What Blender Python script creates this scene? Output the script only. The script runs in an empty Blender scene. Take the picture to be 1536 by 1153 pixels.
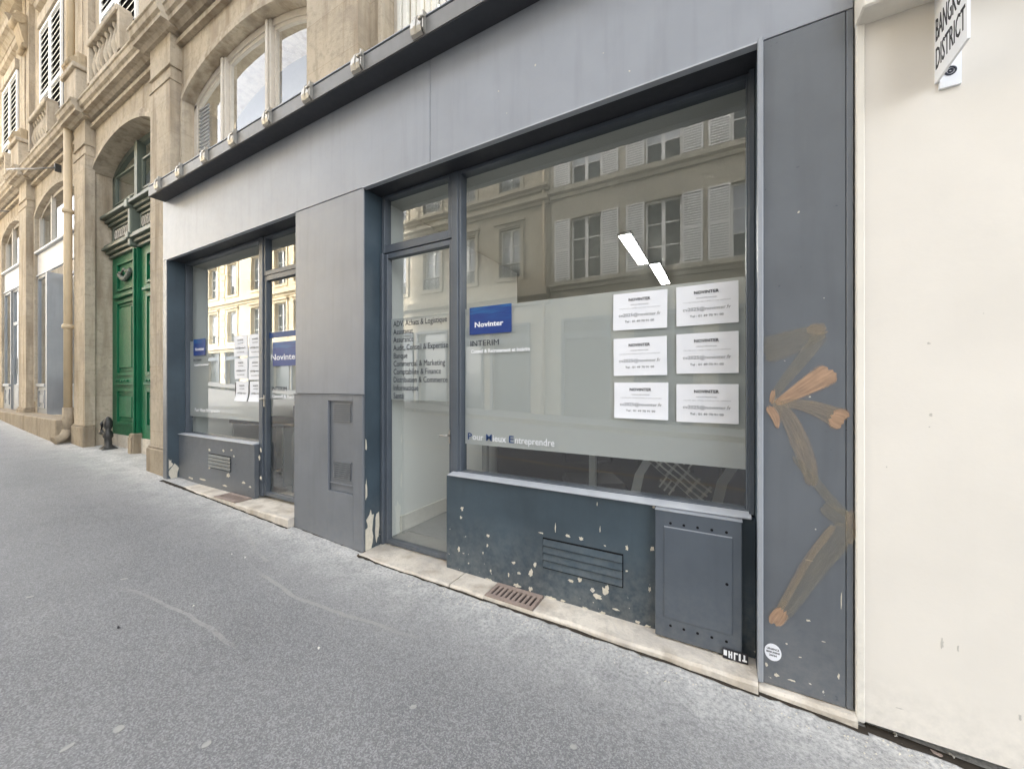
import bpy, bmesh, math, random
from mathutils import Vector, Matrix
R = math.radians
random.seed(7)
scene = bpy.context.scene
COL = scene.collection

# ------------------------------------------------------------------ camera
FPX, YAW, CY, EYE = 570.0, R(29.0), 576.5, 1.45
SN, CS = math.sin(YAW), math.cos(YAW)
cam_d = bpy.data.cameras.new('camera'); cam = bpy.data.objects.new('camera', cam_d); COL.objects.link(cam)
cam.location = (0, 0, EYE); cam.rotation_euler = (R(90), 0, YAW)
cam_d.sensor_fit = 'HORIZONTAL'; cam_d.sensor_width = 36; cam_d.lens = 36 * FPX / 1536
cam_d.clip_start = 0.05; cam_d.clip_end = 500
scene.camera = cam

def at(px, py, Y):
    """measured spot of the photograph on the upright plane at depth Y -> (X, Z)"""
    t = (px - 768) / FPX
    k = CS + t * SN
    return ((t * CS - SN) / k * Y, EYE + (CY - py) / FPX / k * Y)

# ------------------------------------------------------------------ tagging
def tag(o, label=None, cat=None, group=None, kind=None):
    if label: o['label'] = label
    if cat: o['category'] = cat
    if group: o['group'] = group
    if kind: o['kind'] = kind
    return o
def thing(name, loc, label, cat, group=None, rz=0):
    o = bpy.data.objects.new(name, None); COL.objects.link(o)
    o.location = loc; o.rotation_euler = (0, 0, rz); o.empty_display_size = .1
    return tag(o, label, cat, group)
def copy_tree(o, parent=None):
    c = o.copy(); COL.objects.link(c)
    if parent: c.parent = parent
    for ch in list(o.children): copy_tree(ch, c)
    return c

# ------------------------------------------------------------------ mesh builder
class MB:
    """collects shapes given in WORLD coordinates; build() re-bases them on the parent"""
    def __init__(s): s.v = []; s.f = []; s.mi = []; s.sm = []; s.uv = {}
    def poly(s, pts, mi=0, smooth=False):
        b = len(s.v); s.v += [tuple(p) for p in pts]; s.f.append(tuple(range(b, b + len(pts)))); s.mi.append(mi); s.sm.append(smooth)
    def box(s, x0, x1, y0, y1, z0, z1, mi=0, bev=0.0):
        if x0 > x1: x0, x1 = x1, x0
        if y0 > y1: y0, y1 = y1, y0
        if z0 > z1: z0, z1 = z1, z0
        if bev > 0:
            b = min(bev, (x1-x0)*.45, (y1-y0)*.45, (z1-z0)*.45)
            bm = bmesh.new(); bmesh.ops.create_cube(bm, size=1)
            for v in bm.verts: v.co = Vector(((x0+x1)/2 + v.co.x*(x1-x0), (y0+y1)/2 + v.co.y*(y1-y0), (z0+z1)/2 + v.co.z*(z1-z0)))
            bmesh.ops.bevel(bm, geom=list(bm.edges), offset=b, segments=1, affect='EDGES')
            s.bm(bm, mi); return s
        a = len(s.v)
        s.v += [(x0,y0,z0),(x1,y0,z0),(x1,y1,z0),(x0,y1,z0),(x0,y0,z1),(x1,y0,z1),(x1,y1,z1),(x0,y1,z1)]
        for q in ((0,3,2,1),(4,5,6,7),(0,1,5,4),(1,2,6,5),(2,3,7,6),(3,0,4,7)):
            s.f.append(tuple(a+i for i in q)); s.mi.append(mi); s.sm.append(False)
        return s
    def bm(s, bm, mi=0, smooth=False):
        a = len(s.v); bm.verts.index_update()
        s.v += [tuple(v.co) for v in bm.verts]
        for f in bm.faces: s.f.append(tuple(a + v.index for v in f.verts)); s.mi.append(mi); s.sm.append(smooth)
        bm.free(); return s
    def tube(s, pts, r, n=10, mi=0, cap=True):
        pts = [Vector(p) for p in pts]; rr = r if isinstance(r, (list, tuple)) else [r]*len(pts)
        a = len(s.v); up = Vector((0, 0, 1))
        for i, p in enumerate(pts):
            d = (pts[min(i+1, len(pts)-1)] - pts[max(i-1, 0)]).normalized()
            u = d.cross(up) if abs(d.dot(up)) < .98 else d.cross(Vector((0, 1, 0)))
            u.normalize(); w = d.cross(u)
            for k in range(n):
                q = p + (u*math.cos(2*math.pi*k/n) + w*math.sin(2*math.pi*k/n))*rr[i]; s.v.append(tuple(q))
        for i in range(len(pts)-1):
            for k in range(n):
                s.f.append((a+i*n+k, a+i*n+(k+1) % n, a+(i+1)*n+(k+1) % n, a+(i+1)*n+k)); s.mi.append(mi); s.sm.append(True)
        if cap:
            s.f.append(tuple(a+k for k in range(n))[::-1]); s.mi.append(mi); s.sm.append(False)
            s.f.append(tuple(a+(len(pts)-1)*n+k for k in range(n))); s.mi.append(mi); s.sm.append(False)
        return s
    def lathe(s, cx, cy, prof, n=14, mi=0):
        return s.tube([(cx, cy, z) for r, z in prof], [r for r, z in prof], n, mi)
    def profx(s, x0, x1, prof, mi=0):
        """extrude a closed (y,z) outline along x"""
        n = len(prof); a = len(s.v)
        s.v += [(x0, y, z) for y, z in prof] + [(x1, y, z) for y, z in prof]
        for i in range(n):
            j = (i+1) % n; s.f.append((a+i, a+j, a+n+j, a+n+i)); s.mi.append(mi); s.sm.append(False)
        s.f.append(tuple(a+i for i in range(n))[::-1]); s.f.append(tuple(a+n+i for i in range(n))); s.mi += [mi, mi]; s.sm += [False, False]
        return s
    def blob(s, cx, cz, rx, rz, Y, th=.0015, seed=0, mi=0, n=14):
        """thin irregular patch lying on an upright face at depth Y"""
        rn = random.Random(seed); a = [i*2*math.pi/n for i in range(n)]
        rad = [rn.uniform(.45, 1.15) for _ in a]
        pts = [(cx + rx*r*math.cos(t), cz + rz*r*math.sin(t)) for t, r in zip(a, rad)]
        b = len(s.v); s.v += [(x, Y-th, z) for x, z in pts] + [(x, Y+.001, z) for x, z in pts]
        s.f.append(tuple(b+i for i in range(n))); s.mi.append(mi); s.sm.append(False)
        for i in range(n):
            j = (i+1) % n; s.f.append((b+j, b+i, b+n+i, b+n+j)); s.mi.append(mi); s.sm.append(False)
        return s
    def build(s, name, mats, parent=None, label=None, fix=True):
        me = bpy.data.meshes.new(name); o = bpy.data.objects.new(name, me)
        org = Vector((0, 0, 0))
        if parent is not None:
            p = parent
            while p is not None: org += Vector(p.location); p = p.parent
        elif s.v:
            xs = [v[0] for v in s.v]; ys = [v[1] for v in s.v]; zs = [v[2] for v in s.v]
            org = Vector(((min(xs)+max(xs))/2, (min(ys)+max(ys))/2, min(zs))); o.location = org
        me.from_pydata([(v[0]-org.x, v[1]-org.y, v[2]-org.z) for v in s.v], [], s.f)
        if not isinstance(mats, (list, tuple)): mats = [mats]
        for m in mats: me.materials.append(m)
        me.polygons.foreach_set('material_index', s.mi); me.polygons.foreach_set('use_smooth', s.sm)
        if fix:
            bm = bmesh.new(); bm.from_mesh(me); bmesh.ops.recalc_face_normals(bm, faces=bm.faces); bm.to_mesh(me); bm.free()
        me.update(); COL.objects.link(o)
        if parent is not None: o.parent = parent
        if label: o['label'] = label
        return o
def bx(name, mat, parent, x0, x1, y0, y1, z0, z1, bev=0.0, label=None):
    return MB().box(x0, x1, y0, y1, z0, z1, 0, bev).build(name, mat, parent, label)

# ------------------------------------------------------------------ materials
def nodes(name):
    m = bpy.data.materials.new(name); m.use_nodes = True; nt = m.node_tree; nt.nodes.clear()
    out = nt.nodes.new('ShaderNodeOutputMaterial'); return m, nt, out
def N(nt, t, **kw):
    n = nt.nodes.new(t)
    for k, v in kw.items():
        if k.startswith('i_'): n.inputs[k[2:].replace('_', ' ')].default_value = v
        else: setattr(n, k, v)
    return n
def L(nt, a, b): nt.links.new(a, b)
def noise(nt, vec, scale, detail=4, rough=.55, dist=0):
    n = N(nt, 'ShaderNodeTexNoise'); n.inputs['Scale'].default_value = scale; n.inputs['Detail'].default_value = detail
    n.inputs['Roughness'].default_value = rough; n.inputs['Distortion'].default_value = dist; L(nt, vec, n.inputs['Vector']); return n.outputs['Fac']
def ramp(nt, fac, a, b, ca=(0,0,0,1), cb=(1,1,1,1)):
    r = N(nt, 'ShaderNodeValToRGB'); e = r.color_ramp.elements; e[0].position = a; e[1].position = b; e[0].color = ca; e[1].color = cb
    L(nt, fac, r.inputs['Fac']); return r.outputs['Color']
def mix(nt, fac, a, b, mode='MIX'):
    n = N(nt, 'ShaderNodeMix', data_type='RGBA', blend_type=mode)
    for sock, v in ((n.inputs[0], fac), (n.inputs[6], a), (n.inputs[7], b)):
        if hasattr(v, 'links') or hasattr(v, 'is_linked'): L(nt, v, sock)
        else: sock.default_value = v if not isinstance(v, tuple) or len(v) == 4 else (*v, 1)
    return n.outputs[2]
def mth(nt, op, a, b=None):
    n = N(nt, 'ShaderNodeMath', operation=op)
    for s_, v in zip(n.inputs, (a, b)):
        if v is None: continue
        if hasattr(v, 'is_linked'): L(nt, v, s_)
        else: s_.default_value = v
    return n.outputs[0]
def pos(nt): return N(nt, 'ShaderNodeNewGeometry').outputs['Position']
def scaled(nt, vec, sc):
    n = N(nt, 'ShaderNodeMapping'); n.inputs['Scale'].default_value = sc; L(nt, vec, n.inputs['Vector']); return n.outputs[0]
def bump(nt, h, strength, dist=.01):
    b = N(nt, 'ShaderNodeBump'); b.inputs['Strength'].default_value = strength; b.inputs['Distance'].default_value = dist; L(nt, h, b.inputs['Height']); return b.outputs[0]

def paint(name, col, rough=.4, var=.18, grime=.35, chips=0.0, spec=.5, zgr=.6, bmp=.08, chipcol=(.62, .58, .5), run=.25):
    """worn painted surface: tone patches, vertical run marks, grime splashed up from the pavement, flaked spots"""
    m, nt, out = nodes(name); p = pos(nt)
    n1 = noise(nt, p, 2.2, 5); n2 = noise(nt, scaled(nt, p, (9, 9, .7)), 1.6, 4); n3 = noise(nt, p, 26, 5, .65)
    dark = tuple(c*(1-var) for c in col); lite = tuple(min(1, c*(1+var)) for c in col)
    c = mix(nt, ramp(nt, n1, .3, .7), dark, lite)
    c = mix(nt, mth(nt, 'MULTIPLY', ramp(nt, n2, .5, .75), run), c, tuple(x*.6 for x in col))
    if grime:
        sep = N(nt, 'ShaderNodeSeparateXYZ'); L(nt, p, sep.inputs[0])
        h = N(nt, 'ShaderNodeMapRange'); h.inputs[1].default_value = .1; h.inputs[2].default_value = zgr; h.inputs[3].default_value = 1; h.inputs[4].default_value = 0
        L(nt, sep.outputs[2], h.inputs[0])
        g = mth(nt, 'MULTIPLY', mth(nt, 'MULTIPLY', h.outputs[0], ramp(nt, n3, .35, .7)), grime)
        c = mix(nt, g, c, (.30, .29, .27))
        hh = h.outputs[0]
    else: hh = None
    if chips:
        nc = noise(nt, p, 34, 3, .5, .6)
        th = mth(nt, 'ADD', nc, mth(nt, 'MULTIPLY', hh, .09)) if hh is not None else nc
        k = ramp(nt, th, .80 - chips, .805 - chips)
        c = mix(nt, k, c, chipcol)
    b = N(nt, 'ShaderNodeBsdfPrincipled'); L(nt, c, b.inputs['Base Color'])
    L(nt, ramp(nt, n3, .2, .8, (rough-.08,)*3+(1,), (rough+.12,)*3+(1,)), b.inputs['Roughness'])
    b.inputs['Specular IOR Level'].default_value = spec
    L(nt, bump(nt, mth(nt, 'ADD', n3, mth(nt, 'MULTIPLY', n1, 2.0)), bmp, .01), b.inputs['Normal'])
    L(nt, b.outputs[0], out.inputs[0]); return m
def plain(name, col, rough=.6, metal=0, spec=.5, var=.1, scale=30, bmp=.05):
    m, nt, out = nodes(name); p = pos(nt); n = noise(nt, p, scale, 4)
    b = N(nt, 'ShaderNodeBsdfPrincipled')
    L(nt, mix(nt, n, tuple(c*(1-var) for c in col), tuple(min(1, c*(1+var)) for c in col)), b.inputs['Base Color'])
    b.inputs['Roughness'].default_value = rough; b.inputs['Metallic'].default_value = metal; b.inputs['Specular IOR Level'].default_value = spec
    if bmp: L(nt, bump(nt, n, bmp, .005), b.inputs['Normal'])
    L(nt, b.outputs[0], out.inputs[0]); return m
def emit(name, col, s):
    m, nt, out = nodes(name); e = N(nt, 'ShaderNodeEmission'); e.inputs[0].default_value = (*col, 1); e.inputs[1].default_value = s
    L(nt, e.outputs[0], out.inputs[0]); return m
def stone(name, col, joint=.33, stain=.5, blocks=True, bw=1.1, bh=.42):
    m, nt, out = nodes(name); p = pos(nt)
    n1 = noise(nt, p, 1.3, 6, .6); n2 = noise(nt, p, 17, 6, .65); n3 = noise(nt, scaled(nt, p, (5, 5, .6)), 1.4, 5)
    n4 = noise(nt, p, 75, 3, .6)
    c = mix(nt, ramp(nt, n1, .3, .7), tuple(x*.80 for x in col), tuple(min(1, x*1.13) for x in col))
    c = mix(nt, mth(nt, 'MULTIPLY', ramp(nt, n3, .47, .72), stain), c, (col[0]*.42, col[1]*.36, col[2]*.30))
    c = mix(nt, mth(nt, 'MULTIPLY', ramp(nt, n2, .50, .68), .5), c, tuple(x*.55 for x in col))
    c = mix(nt, mth(nt, 'MULTIPLY', ramp(nt, noise(nt, p, 3.1, 6, .7, .6), .52, .66), .5), c, (col[0]*.62, col[1]*.62, col[2]*.66))
    c = mix(nt, mth(nt, 'MULTIPLY', ramp(nt, n4, .66, .72), .5), c, tuple(x*.45 for x in col))
    h = mth(nt, 'ADD', mth(nt, 'MULTIPLY', n2, .5), n4)
    if blocks:
        # ashlar joints: world x runs along the facade, world z up
        sep = N(nt, 'ShaderNodeSeparateXYZ'); L(nt, p, sep.inputs[0]); cmb = N(nt, 'ShaderNodeCombineXYZ')
        L(nt, sep.outputs[0], cmb.inputs[0]); L(nt, sep.outputs[2], cmb.inputs[1])
        br = N(nt, 'ShaderNodeTexBrick'); L(nt, cmb.outputs[0], br.inputs['Vector']); br.inputs['Scale'].default_value = 1
        br.inputs['Brick Width'].default_value = bw; br.inputs['Row Height'].default_value = bh; br.inputs['Mortar Size'].default_value = .003
        br.inputs['Mortar Smooth'].default_value = .3
        br.inputs['Color1'].default_value = (1, 1, 1, 1); br.inputs['Color2'].default_value = (.90, .885, .86, 1); br.inputs['Mortar'].default_value = (.72, .68, .62, 1)
        c = mix(nt, .8, c, br.outputs['Color'], 'MULTIPLY')
        h = mth(nt, 'SUBTRACT', h, mth(nt, 'MULTIPLY', br.outputs['Fac'], .5))
    b = N(nt, 'ShaderNodeBsdfPrincipled'); L(nt, c, b.inputs['Base Color']); b.inputs['Roughness'].default_value = .85
    b.inputs['Specular IOR Level'].default_value = .25
    L(nt, bump(nt, h, .5, .01), b.inputs['Normal']); L(nt, b.outputs[0], out.inputs[0]); return m
def glass_mat(name, base=.12, tint=(1, 1, 1), ior=1.5, amt=1.0, wob=.004):
    m, nt, out = nodes(name); p = pos(nt)
    fr = N(nt, 'ShaderNodeFresnel'); fr.inputs[0].default_value = ior
    fac = mth(nt, 'ADD', mth(nt, 'MULTIPLY', fr.outputs[0], amt), base)
    geo = N(nt, 'ShaderNodeNewGeometry'); fac = mth(nt, 'MULTIPLY', fac, mth(nt, 'SUBTRACT', 1.0, geo.outputs['Backfacing']))
    fac = mth(nt, 'MINIMUM', fac, .95)
    g = N(nt, 'ShaderNodeBsdfGlossy'); g.inputs['Roughness'].default_value = .0; g.inputs['Color'].default_value = (.97, .98, 1, 1)
    L(nt, bump(nt, noise(nt, p, 1.3, 2), wob, .1), g.inputs['Normal'])
    t = N(nt, 'ShaderNodeBsdfTransparent'); t.inputs[0].default_value = (*tint, 1)
    mx = N(nt, 'ShaderNodeMixShader'); L(nt, fac, mx.inputs[0]); L(nt, t.outputs[0], mx.inputs[1]); L(nt, g.outputs[0], mx.inputs[2])
    L(nt, mx.outputs[0], out.inputs[0]); return m
def film_mat():
    """frosted vinyl: mostly diffuse, a little light comes through"""
    m, nt, out = nodes('frosted_film'); p = pos(nt)
    d = N(nt, 'ShaderNodeBsdfDiffuse'); L(nt, mix(nt, noise(nt, p, 1.5, 3), (.66, .675, .68), (.72, .735, .74)), d.inputs[0])
    tl = N(nt, 'ShaderNodeBsdfTranslucent'); tl.inputs[0].default_value = (.7, .72, .7, 1)
    tr = N(nt, 'ShaderNodeBsdfTransparent')
    m1 = N(nt, 'ShaderNodeMixShader'); m1.inputs[0].default_value = .35; L(nt, d.outputs[0], m1.inputs[1]); L(nt, tl.outputs[0], m1.inputs[2])
    m2 = N(nt, 'ShaderNodeMixShader'); m2.inputs[0].default_value = .05; L(nt, m1.outputs[0], m2.inputs[1]); L(nt, tr.outputs[0], m2.inputs[2])
    L(nt, m2.outputs[0], out.inputs[0]); return m
def asphalt():
    m, nt, out = nodes('asphalt'); p = pos(nt)
    sep = N(nt, 'ShaderNodeSeparateXYZ'); L(nt, p, sep.inputs[0])
    v = N(nt, 'ShaderNodeTexVoronoi'); v.inputs['Scale'].default_value = 210; L(nt, p, v.inputs['Vector'])
    sc = N(nt, 'ShaderNodeSeparateColor'); L(nt, v.outputs['Color'], sc.inputs[0])
    v2 = N(nt, 'ShaderNodeTexVoronoi'); v2.inputs['Scale'].default_value = 420; L(nt, p, v2.inputs['Vector'])
    sc2 = N(nt, 'ShaderNodeSeparateColor'); L(nt, v2.outputs['Color'], sc2.inputs[0])
    big = noise(nt, p, .55, 5, .6); mid = noise(nt, p, 3.2, 6, .62); fine = noise(nt, p, 38, 5, .7)
    base = mix(nt, ramp(nt, big, .32, .68), (.125, .125, .128), (.19, .19, .193))
    base = mix(nt, mth(nt, 'MULTIPLY', ramp(nt, mid, .3, .8), .45), base, (.25, .25, .25))
    stones = mix(nt, ramp(nt, sc.outputs[0], .35, .95), (.07, .07, .073), (.50, .495, .485))
    c = mix(nt, .32, base, stones)
    c = mix(nt, mth(nt, 'MULTIPLY', ramp(nt, sc2.outputs[1], .55, .95), .35), c, (.30, .30, .295))
    c = mix(nt, mth(nt, 'MULTIPLY', ramp(nt, fine, .52, .75), .35), c, (.05, .051, .053))
    # pale dust and lime washed along the foot of the wall
    dw = N(nt, 'ShaderNodeMapRange'); dw.inputs[1].default_value = 1.15; dw.inputs[2].default_value = 1.98; L(nt, sep.outputs[1], dw.inputs[0])
    dn = noise(nt, p, 5.5, 7, .72, .5); dn2 = noise(nt, p, 60, 4, .7)
    k = mth(nt, 'MULTIPLY', dw.outputs[0], dw.outputs[0])
    k = mth(nt, 'MULTIPLY', k, mth(nt, 'ADD', mth(nt, 'MULTIPLY', ramp(nt, dn, .30, .66), .6), .4))
    k = mth(nt, 'MULTIPLY', k, mth(nt, 'ADD', mth(nt, 'MULTIPLY', ramp(nt, dn2, .35, .6), .6), .3))
    c = mix(nt, mth(nt, 'MINIMUM', mth(nt, 'MULTIPLY', k, 1.3), 1.0), c, (.62, .61, .58))
    # trodden gum spots
    vg = N(nt, 'ShaderNodeTexVoronoi'); vg.inputs['Scale'].default_value = 2.1; vg.inputs['Randomness'].default_value = 1
    wob = mth(nt, 'MULTIPLY', noise(nt, p, 30, 2), .035)
    L(nt, p, vg.inputs['Vector'])
    gd = mth(nt, 'ADD', vg.outputs['Distance'], wob); gs = N(nt, 'ShaderNodeSeparateColor'); L(nt, vg.outputs['Color'], gs.inputs[0])
    gk = mth(nt, 'MULTIPLY', mth(nt, 'LESS_THAN', gd, .058), mth(nt, 'GREATER_THAN', gs.outputs[2], .62))
    c = mix(nt, mth(nt, 'MULTIPLY', gk, .55), c, (.27, .265, .24))
    # faint scuffed arcs
    line = None
    for cx_, cy_, r_, xa_, xb_, sg_ in ((-2.23, 5.33, 3.905, -3.85, -1.4, -1), (-2.33, 5.33, 3.80, -3.75, -2.9, -1), (-2.42, -3.33, 4.33, -3.45, -2.05, 1)):
        dx_ = mth(nt, 'SUBTRACT', sep.outputs[0], cx_); dy_ = mth(nt, 'SUBTRACT', sep.outputs[1], cy_)
        rr_ = mth(nt, 'SQRT', mth(nt, 'ADD', mth(nt, 'MULTIPLY', dx_, dx_), mth(nt, 'MULTIPLY', dy_, dy_)))
        rr_ = mth(nt, 'ADD', rr_, mth(nt, 'MULTIPLY', mth(nt, 'SUBTRACT', noise(nt, p, 2.5, 3), .5), .10))
        l_ = mth(nt, 'LESS_THAN', mth(nt, 'ABSOLUTE', mth(nt, 'SUBTRACT', rr_, r_)), .011)
        l_ = mth(nt, 'MULTIPLY', l_, mth(nt, 'MULTIPLY', mth(nt, 'GREATER_THAN', sep.outputs[0], xa_), mth(nt, 'LESS_THAN', sep.outputs[0], xb_)))
        line = l_ if line is None else mth(nt, 'MAXIMUM', line, l_)
    line = mth(nt, 'MULTIPLY', line, mth(nt, 'MULTIPLY', mth(nt, 'MULTIPLY', ramp(nt, noise(nt, p, 1.7, 2), .36, .52), ramp(nt, fine, .25, .5)), .65))
    c = mix(nt, line, c, (.33, .32, .30))
    b = N(nt, 'ShaderNodeBsdfPrincipled'); L(nt, c, b.inputs['Base Color'])
    b.inputs['Roughness'].default_value = .72; b.inputs['Specular IOR Level'].default_value = .45
    h = mth(nt, 'ADD', mth(nt, 'MULTIPLY', sc.outputs[0], 1), mth(nt, 'ADD', mth(nt, 'MULTIPLY', fine, 1.4), mth(nt, 'MULTIPLY', mid, 3)))
    L(nt, bump(nt, h, .45, .004), b.inputs['Normal']); L(nt, b.outputs[0], out.inputs[0]); return m

M = {}
M['panel'] = paint('grey_panel_paint', (.225, .236, .258), .36, .08, .12, 0, .5, .9, .03)
M['fascia'] = paint('fascia_paint', (.285, .302, .335), .36, .07, .0, 0, .5, .9, .03)
M['panel_low'] = paint('grey_panel_paint_lower', (.165, .175, .19), .42, .12, .25, 0, .5, .7, .05)
M['rpanel'] = paint('right_pier_paint', (.120, .131, .145), .32, .13, .3, .012, .5, .55, .04)
M['blue'] = paint('blue_grey_paint', (.052, .074, .092), .42, .25, .4, .015, .5, .6, .10)
M['frame'] = paint('frame_paint', (.085, .10, .12), .38, .14, .2, .0, .5, .6, .04)
M['soffit'] = paint('soffit_paint_and_shade', (.045, .048, .055), .5, .1, 0, 0, .4, .5, .05)  # lintel paint, also used as painted shade under the awning and behind slats
M['sill'] = paint('sill_paint', (.42, .44, .47), .45, .12, .0, .0, .5, .5, .05)
M['trim'] = paint('trim_metal', (.30, .32, .35), .32, .1, .3, .0, .6, .6, .05)
M['gutter'] = paint('awning_box_paint', (.17, .165, .155), .42, .15, 0, 0, .5, .5, .05)
M['steel'] = plain('worn_steel', (.42, .40, .36), .45, .8, .5, .25, 22, .08)
M['chip'] = plain('bare_plaster', (.62, .57, .47), .9, 0, .2, .22, 60, .3)
M['glass'] = glass_mat('window_glass', .11, (.955, .965, .955), 1.5, .9)
M['glass_up'] = glass_mat('upper_glass', .06, (.9, .93, .95), 1.5, .9, .006)
M['film'] = film_mat()
M['stone'] = stone('limestone', (.53, .455, .35), stain=.8)
M['stone_p'] = stone('limestone_plain', (.52, .45, .35), stain=.75, blocks=False)
M['stone_c'] = stone('limestone_carved', (.46, .37, .25), stain=.65, blocks=False)
M['plinth'] = stone('plinth_stone', (.36, .30, .22), stain=.7, blocks=False)
M['marble'] = stone('step_stone', (.68, .62, .53), stain=.6, blocks=False)
M['cream'] = paint('cream_render', (.75, .705, .635), .85, .035, .3, 0, .2, .35, .07, run=.03)
M['cream_edge'] = paint('cream_edge_render', (.78, .74, .66), .8, .06, .4, 0, .2, .7, .06)
M['green'] = paint('green_gloss_paint', (.004, .115, .05), .42, .25, .15, 0, .35, .7, .05)
M['greygreen'] = paint('grey_green_paint', (.115, .135, .11), .42, .2, 0, 0, .5, .5, .05)
M['iron'] = plain('cast_iron', (.06, .058, .055), .5, .5, .5, .3)
M['white_frame'] = plain('old_white_timber', (.58, .53, .46), .6, 0, .4, .15, 20, .1)
M['white'] = plain('white_shutter_paint', (.72, .70, .64), .6, 0, .4, .1)
M['white_bright'] = plain('opposite_white_paint', (.85, .84, .80), .6, 0, .4, .05)
M['shopgrey'] = paint('neighbour_shop_paint', (.27, .28, .29), .4, .1, .1, 0, .5, .9, .04)
M['shoppale'] = paint('neighbour_shop_fascia_paint', (.50, .51, .53), .45, .08, .0, 0, .5, .9, .04)
M['paper'] = plain('paper', (.82, .83, .86), .7, 0, .3, .03, 14, 0)
M['ink'] = plain('black_ink', (.03, .03, .035), .6, 0, .3, .1)
M['ink_grey'] = plain('grey_vinyl', (.05, .055, .07), .6, 0, .3, .1)
M['vblue'] = plain('dark_blue_vinyl', (.03, .07, .20), .5, 0, .3, .1)
M['vwhite'] = plain('white_vinyl', (.82, .83, .85), .5, 0, .3, .03)
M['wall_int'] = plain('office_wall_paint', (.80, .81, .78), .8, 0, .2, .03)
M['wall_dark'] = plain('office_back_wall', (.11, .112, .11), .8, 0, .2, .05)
M['ceil'] = plain('office_ceiling', (.72, .72, .68), .9, 0, .2, .04)
M['floor_int'] = plain('office_floor', (.30, .305, .295), .45, 0, .4, .1, 8)
M['black'] = plain('black_upholstery', (.014, .014, .015), .7, 0, .3, .2, 80)
M['whiteplastic'] = plain('pale_plastic', (.28, .29, .29), .45, 0, .4, .04)
M['lamp'] = emit('lamp_panel', (1, .98, .93), 8)
M['asphalt'] = asphalt()
M['rust'] = plain('rusty_iron', (.33, .26, .22), .8, .2, .3, .3, 40, .2)
M['dark'] = plain('dark_void', (.012, .012, .013), .9, 0, .1, .1)
M['pvc'] = plain('cast_downpipe_paint', (.55, .44, .29), .6, 0, .4, .15, 6, .05)
M['zinc'] = plain('zinc_roof', (.23, .25, .28), .5, .4, .5, .1)
M['curtain'] = plain('net_curtain', (.42, .44, .47), .9, 0, .1, .08)

def logo_mat():
    m, nt, out = nodes('blue_logo_print'); tc = N(nt, 'ShaderNodeTexCoord'); sep = N(nt, 'ShaderNodeSeparateXYZ'); L(nt, tc.outputs['Generated'], sep.inputs[0])
    n = noise(nt, scaled(nt, tc.outputs['Generated'], (1.2, 1, 9)), 1.2, 3)
    c = mix(nt, mth(nt, 'MULTIPLY', ramp(nt, n, .42, .62), ramp(nt, sep.outputs[2], .35, .95)), (.003, .035, .20), (.008, .11, .30))
    b = N(nt, 'ShaderNodeBsdfPrincipled'); L(nt, c, b.inputs['Base Color']); b.inputs['Roughness'].default_value = .45; L(nt, b.outputs[0], out.inputs[0]); return m
M['logo'] = logo_mat()
def plaid_mat():
    m, nt, out = nodes('plaid_cloth'); tc = N(nt, 'ShaderNodeTexCoord'); sep = N(nt, 'ShaderNodeSeparateXYZ'); L(nt, tc.outputs['Object'], sep.inputs[0])
    a = mth(nt, 'LESS_THAN', mth(nt, 'FRACT', mth(nt, 'MULTIPLY', sep.outputs[2], 30)), .30)
    d = mth(nt, 'LESS_THAN', mth(nt, 'FRACT', mth(nt, 'MULTIPLY', sep.outputs[0], 14)), .22)
    c = mix(nt, a, (.03, .03, .032), (.34, .34, .32)); c = mix(nt, mth(nt, 'MULTIPLY', d, .5), c, (.4, .4, .38))
    b = N(nt, 'ShaderNodeBsdfPrincipled'); L(nt, c, b.inputs['Base Color']); b.inputs['Roughness'].default_value = .9; L(nt, b.outputs[0], out.inputs[0]); return m
M['plaid'] = plaid_mat()
def stroke_mat(name, col, lo, hi):
    """dry brush paint: streaks run along the stroke (uv.x along, uv.y across)"""
    m, nt, out = nodes(name); uv = N(nt, 'ShaderNodeUVMap'); uv.uv_map = 'UVMap'
    n = noise(nt, scaled(nt, uv.outputs[0], (.35, 6.5, 1)), 1.0, 3, .5); n2 = noise(nt, pos(nt), 30, 4)
    k = mth(nt, 'ADD', mth(nt, 'MULTIPLY', ramp(nt, n, .36, .66), hi-lo), lo)
    k = mth(nt, 'MULTIPLY', k, mth(nt, 'ADD', mth(nt, 'MULTIPLY', n2, .5), .7))
    sep = N(nt, 'ShaderNodeSeparateXYZ'); L(nt, uv.outputs[0], sep.inputs[0])
    e = mth(nt, 'SUBTRACT', 1.0, mth(nt, 'MULTIPLY', mth(nt, 'ABSOLUTE', mth(nt, 'SUBTRACT', sep.outputs[1], .5)), 2.0))
    k = mth(nt, 'MINIMUM', mth(nt, 'MULTIPLY', k, ramp(nt, mth(nt, 'ADD', e, mth(nt, 'MULTIPLY', n, .25)), .10, .34)), 1.0)
    d = N(nt, 'ShaderNodeBsdfPrincipled'); d.inputs['Base Color'].default_value = (*col, 1); d.inputs['Roughness'].default_value = .5
    t = N(nt, 'ShaderNodeBsdfTransparent'); mx = N(nt, 'ShaderNodeMixShader'); L(nt, k, mx.inputs[0]); L(nt, t.outputs[0], mx.inputs[1]); L(nt, d.outputs[0], mx.inputs[2])
    L(nt, mx.outputs[0], out.inputs[0]); return m
M['orange'] = stroke_mat('orange_brush_paint', (.47, .30, .19), .55, .9)
M['orange_mid'] = stroke_mat('thin_orange_brush_paint', (.35, .275, .19), .28, .52)
M['olive'] = stroke_mat('washed_brush_paint', (.27, .24, .18), .26, .46)

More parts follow.
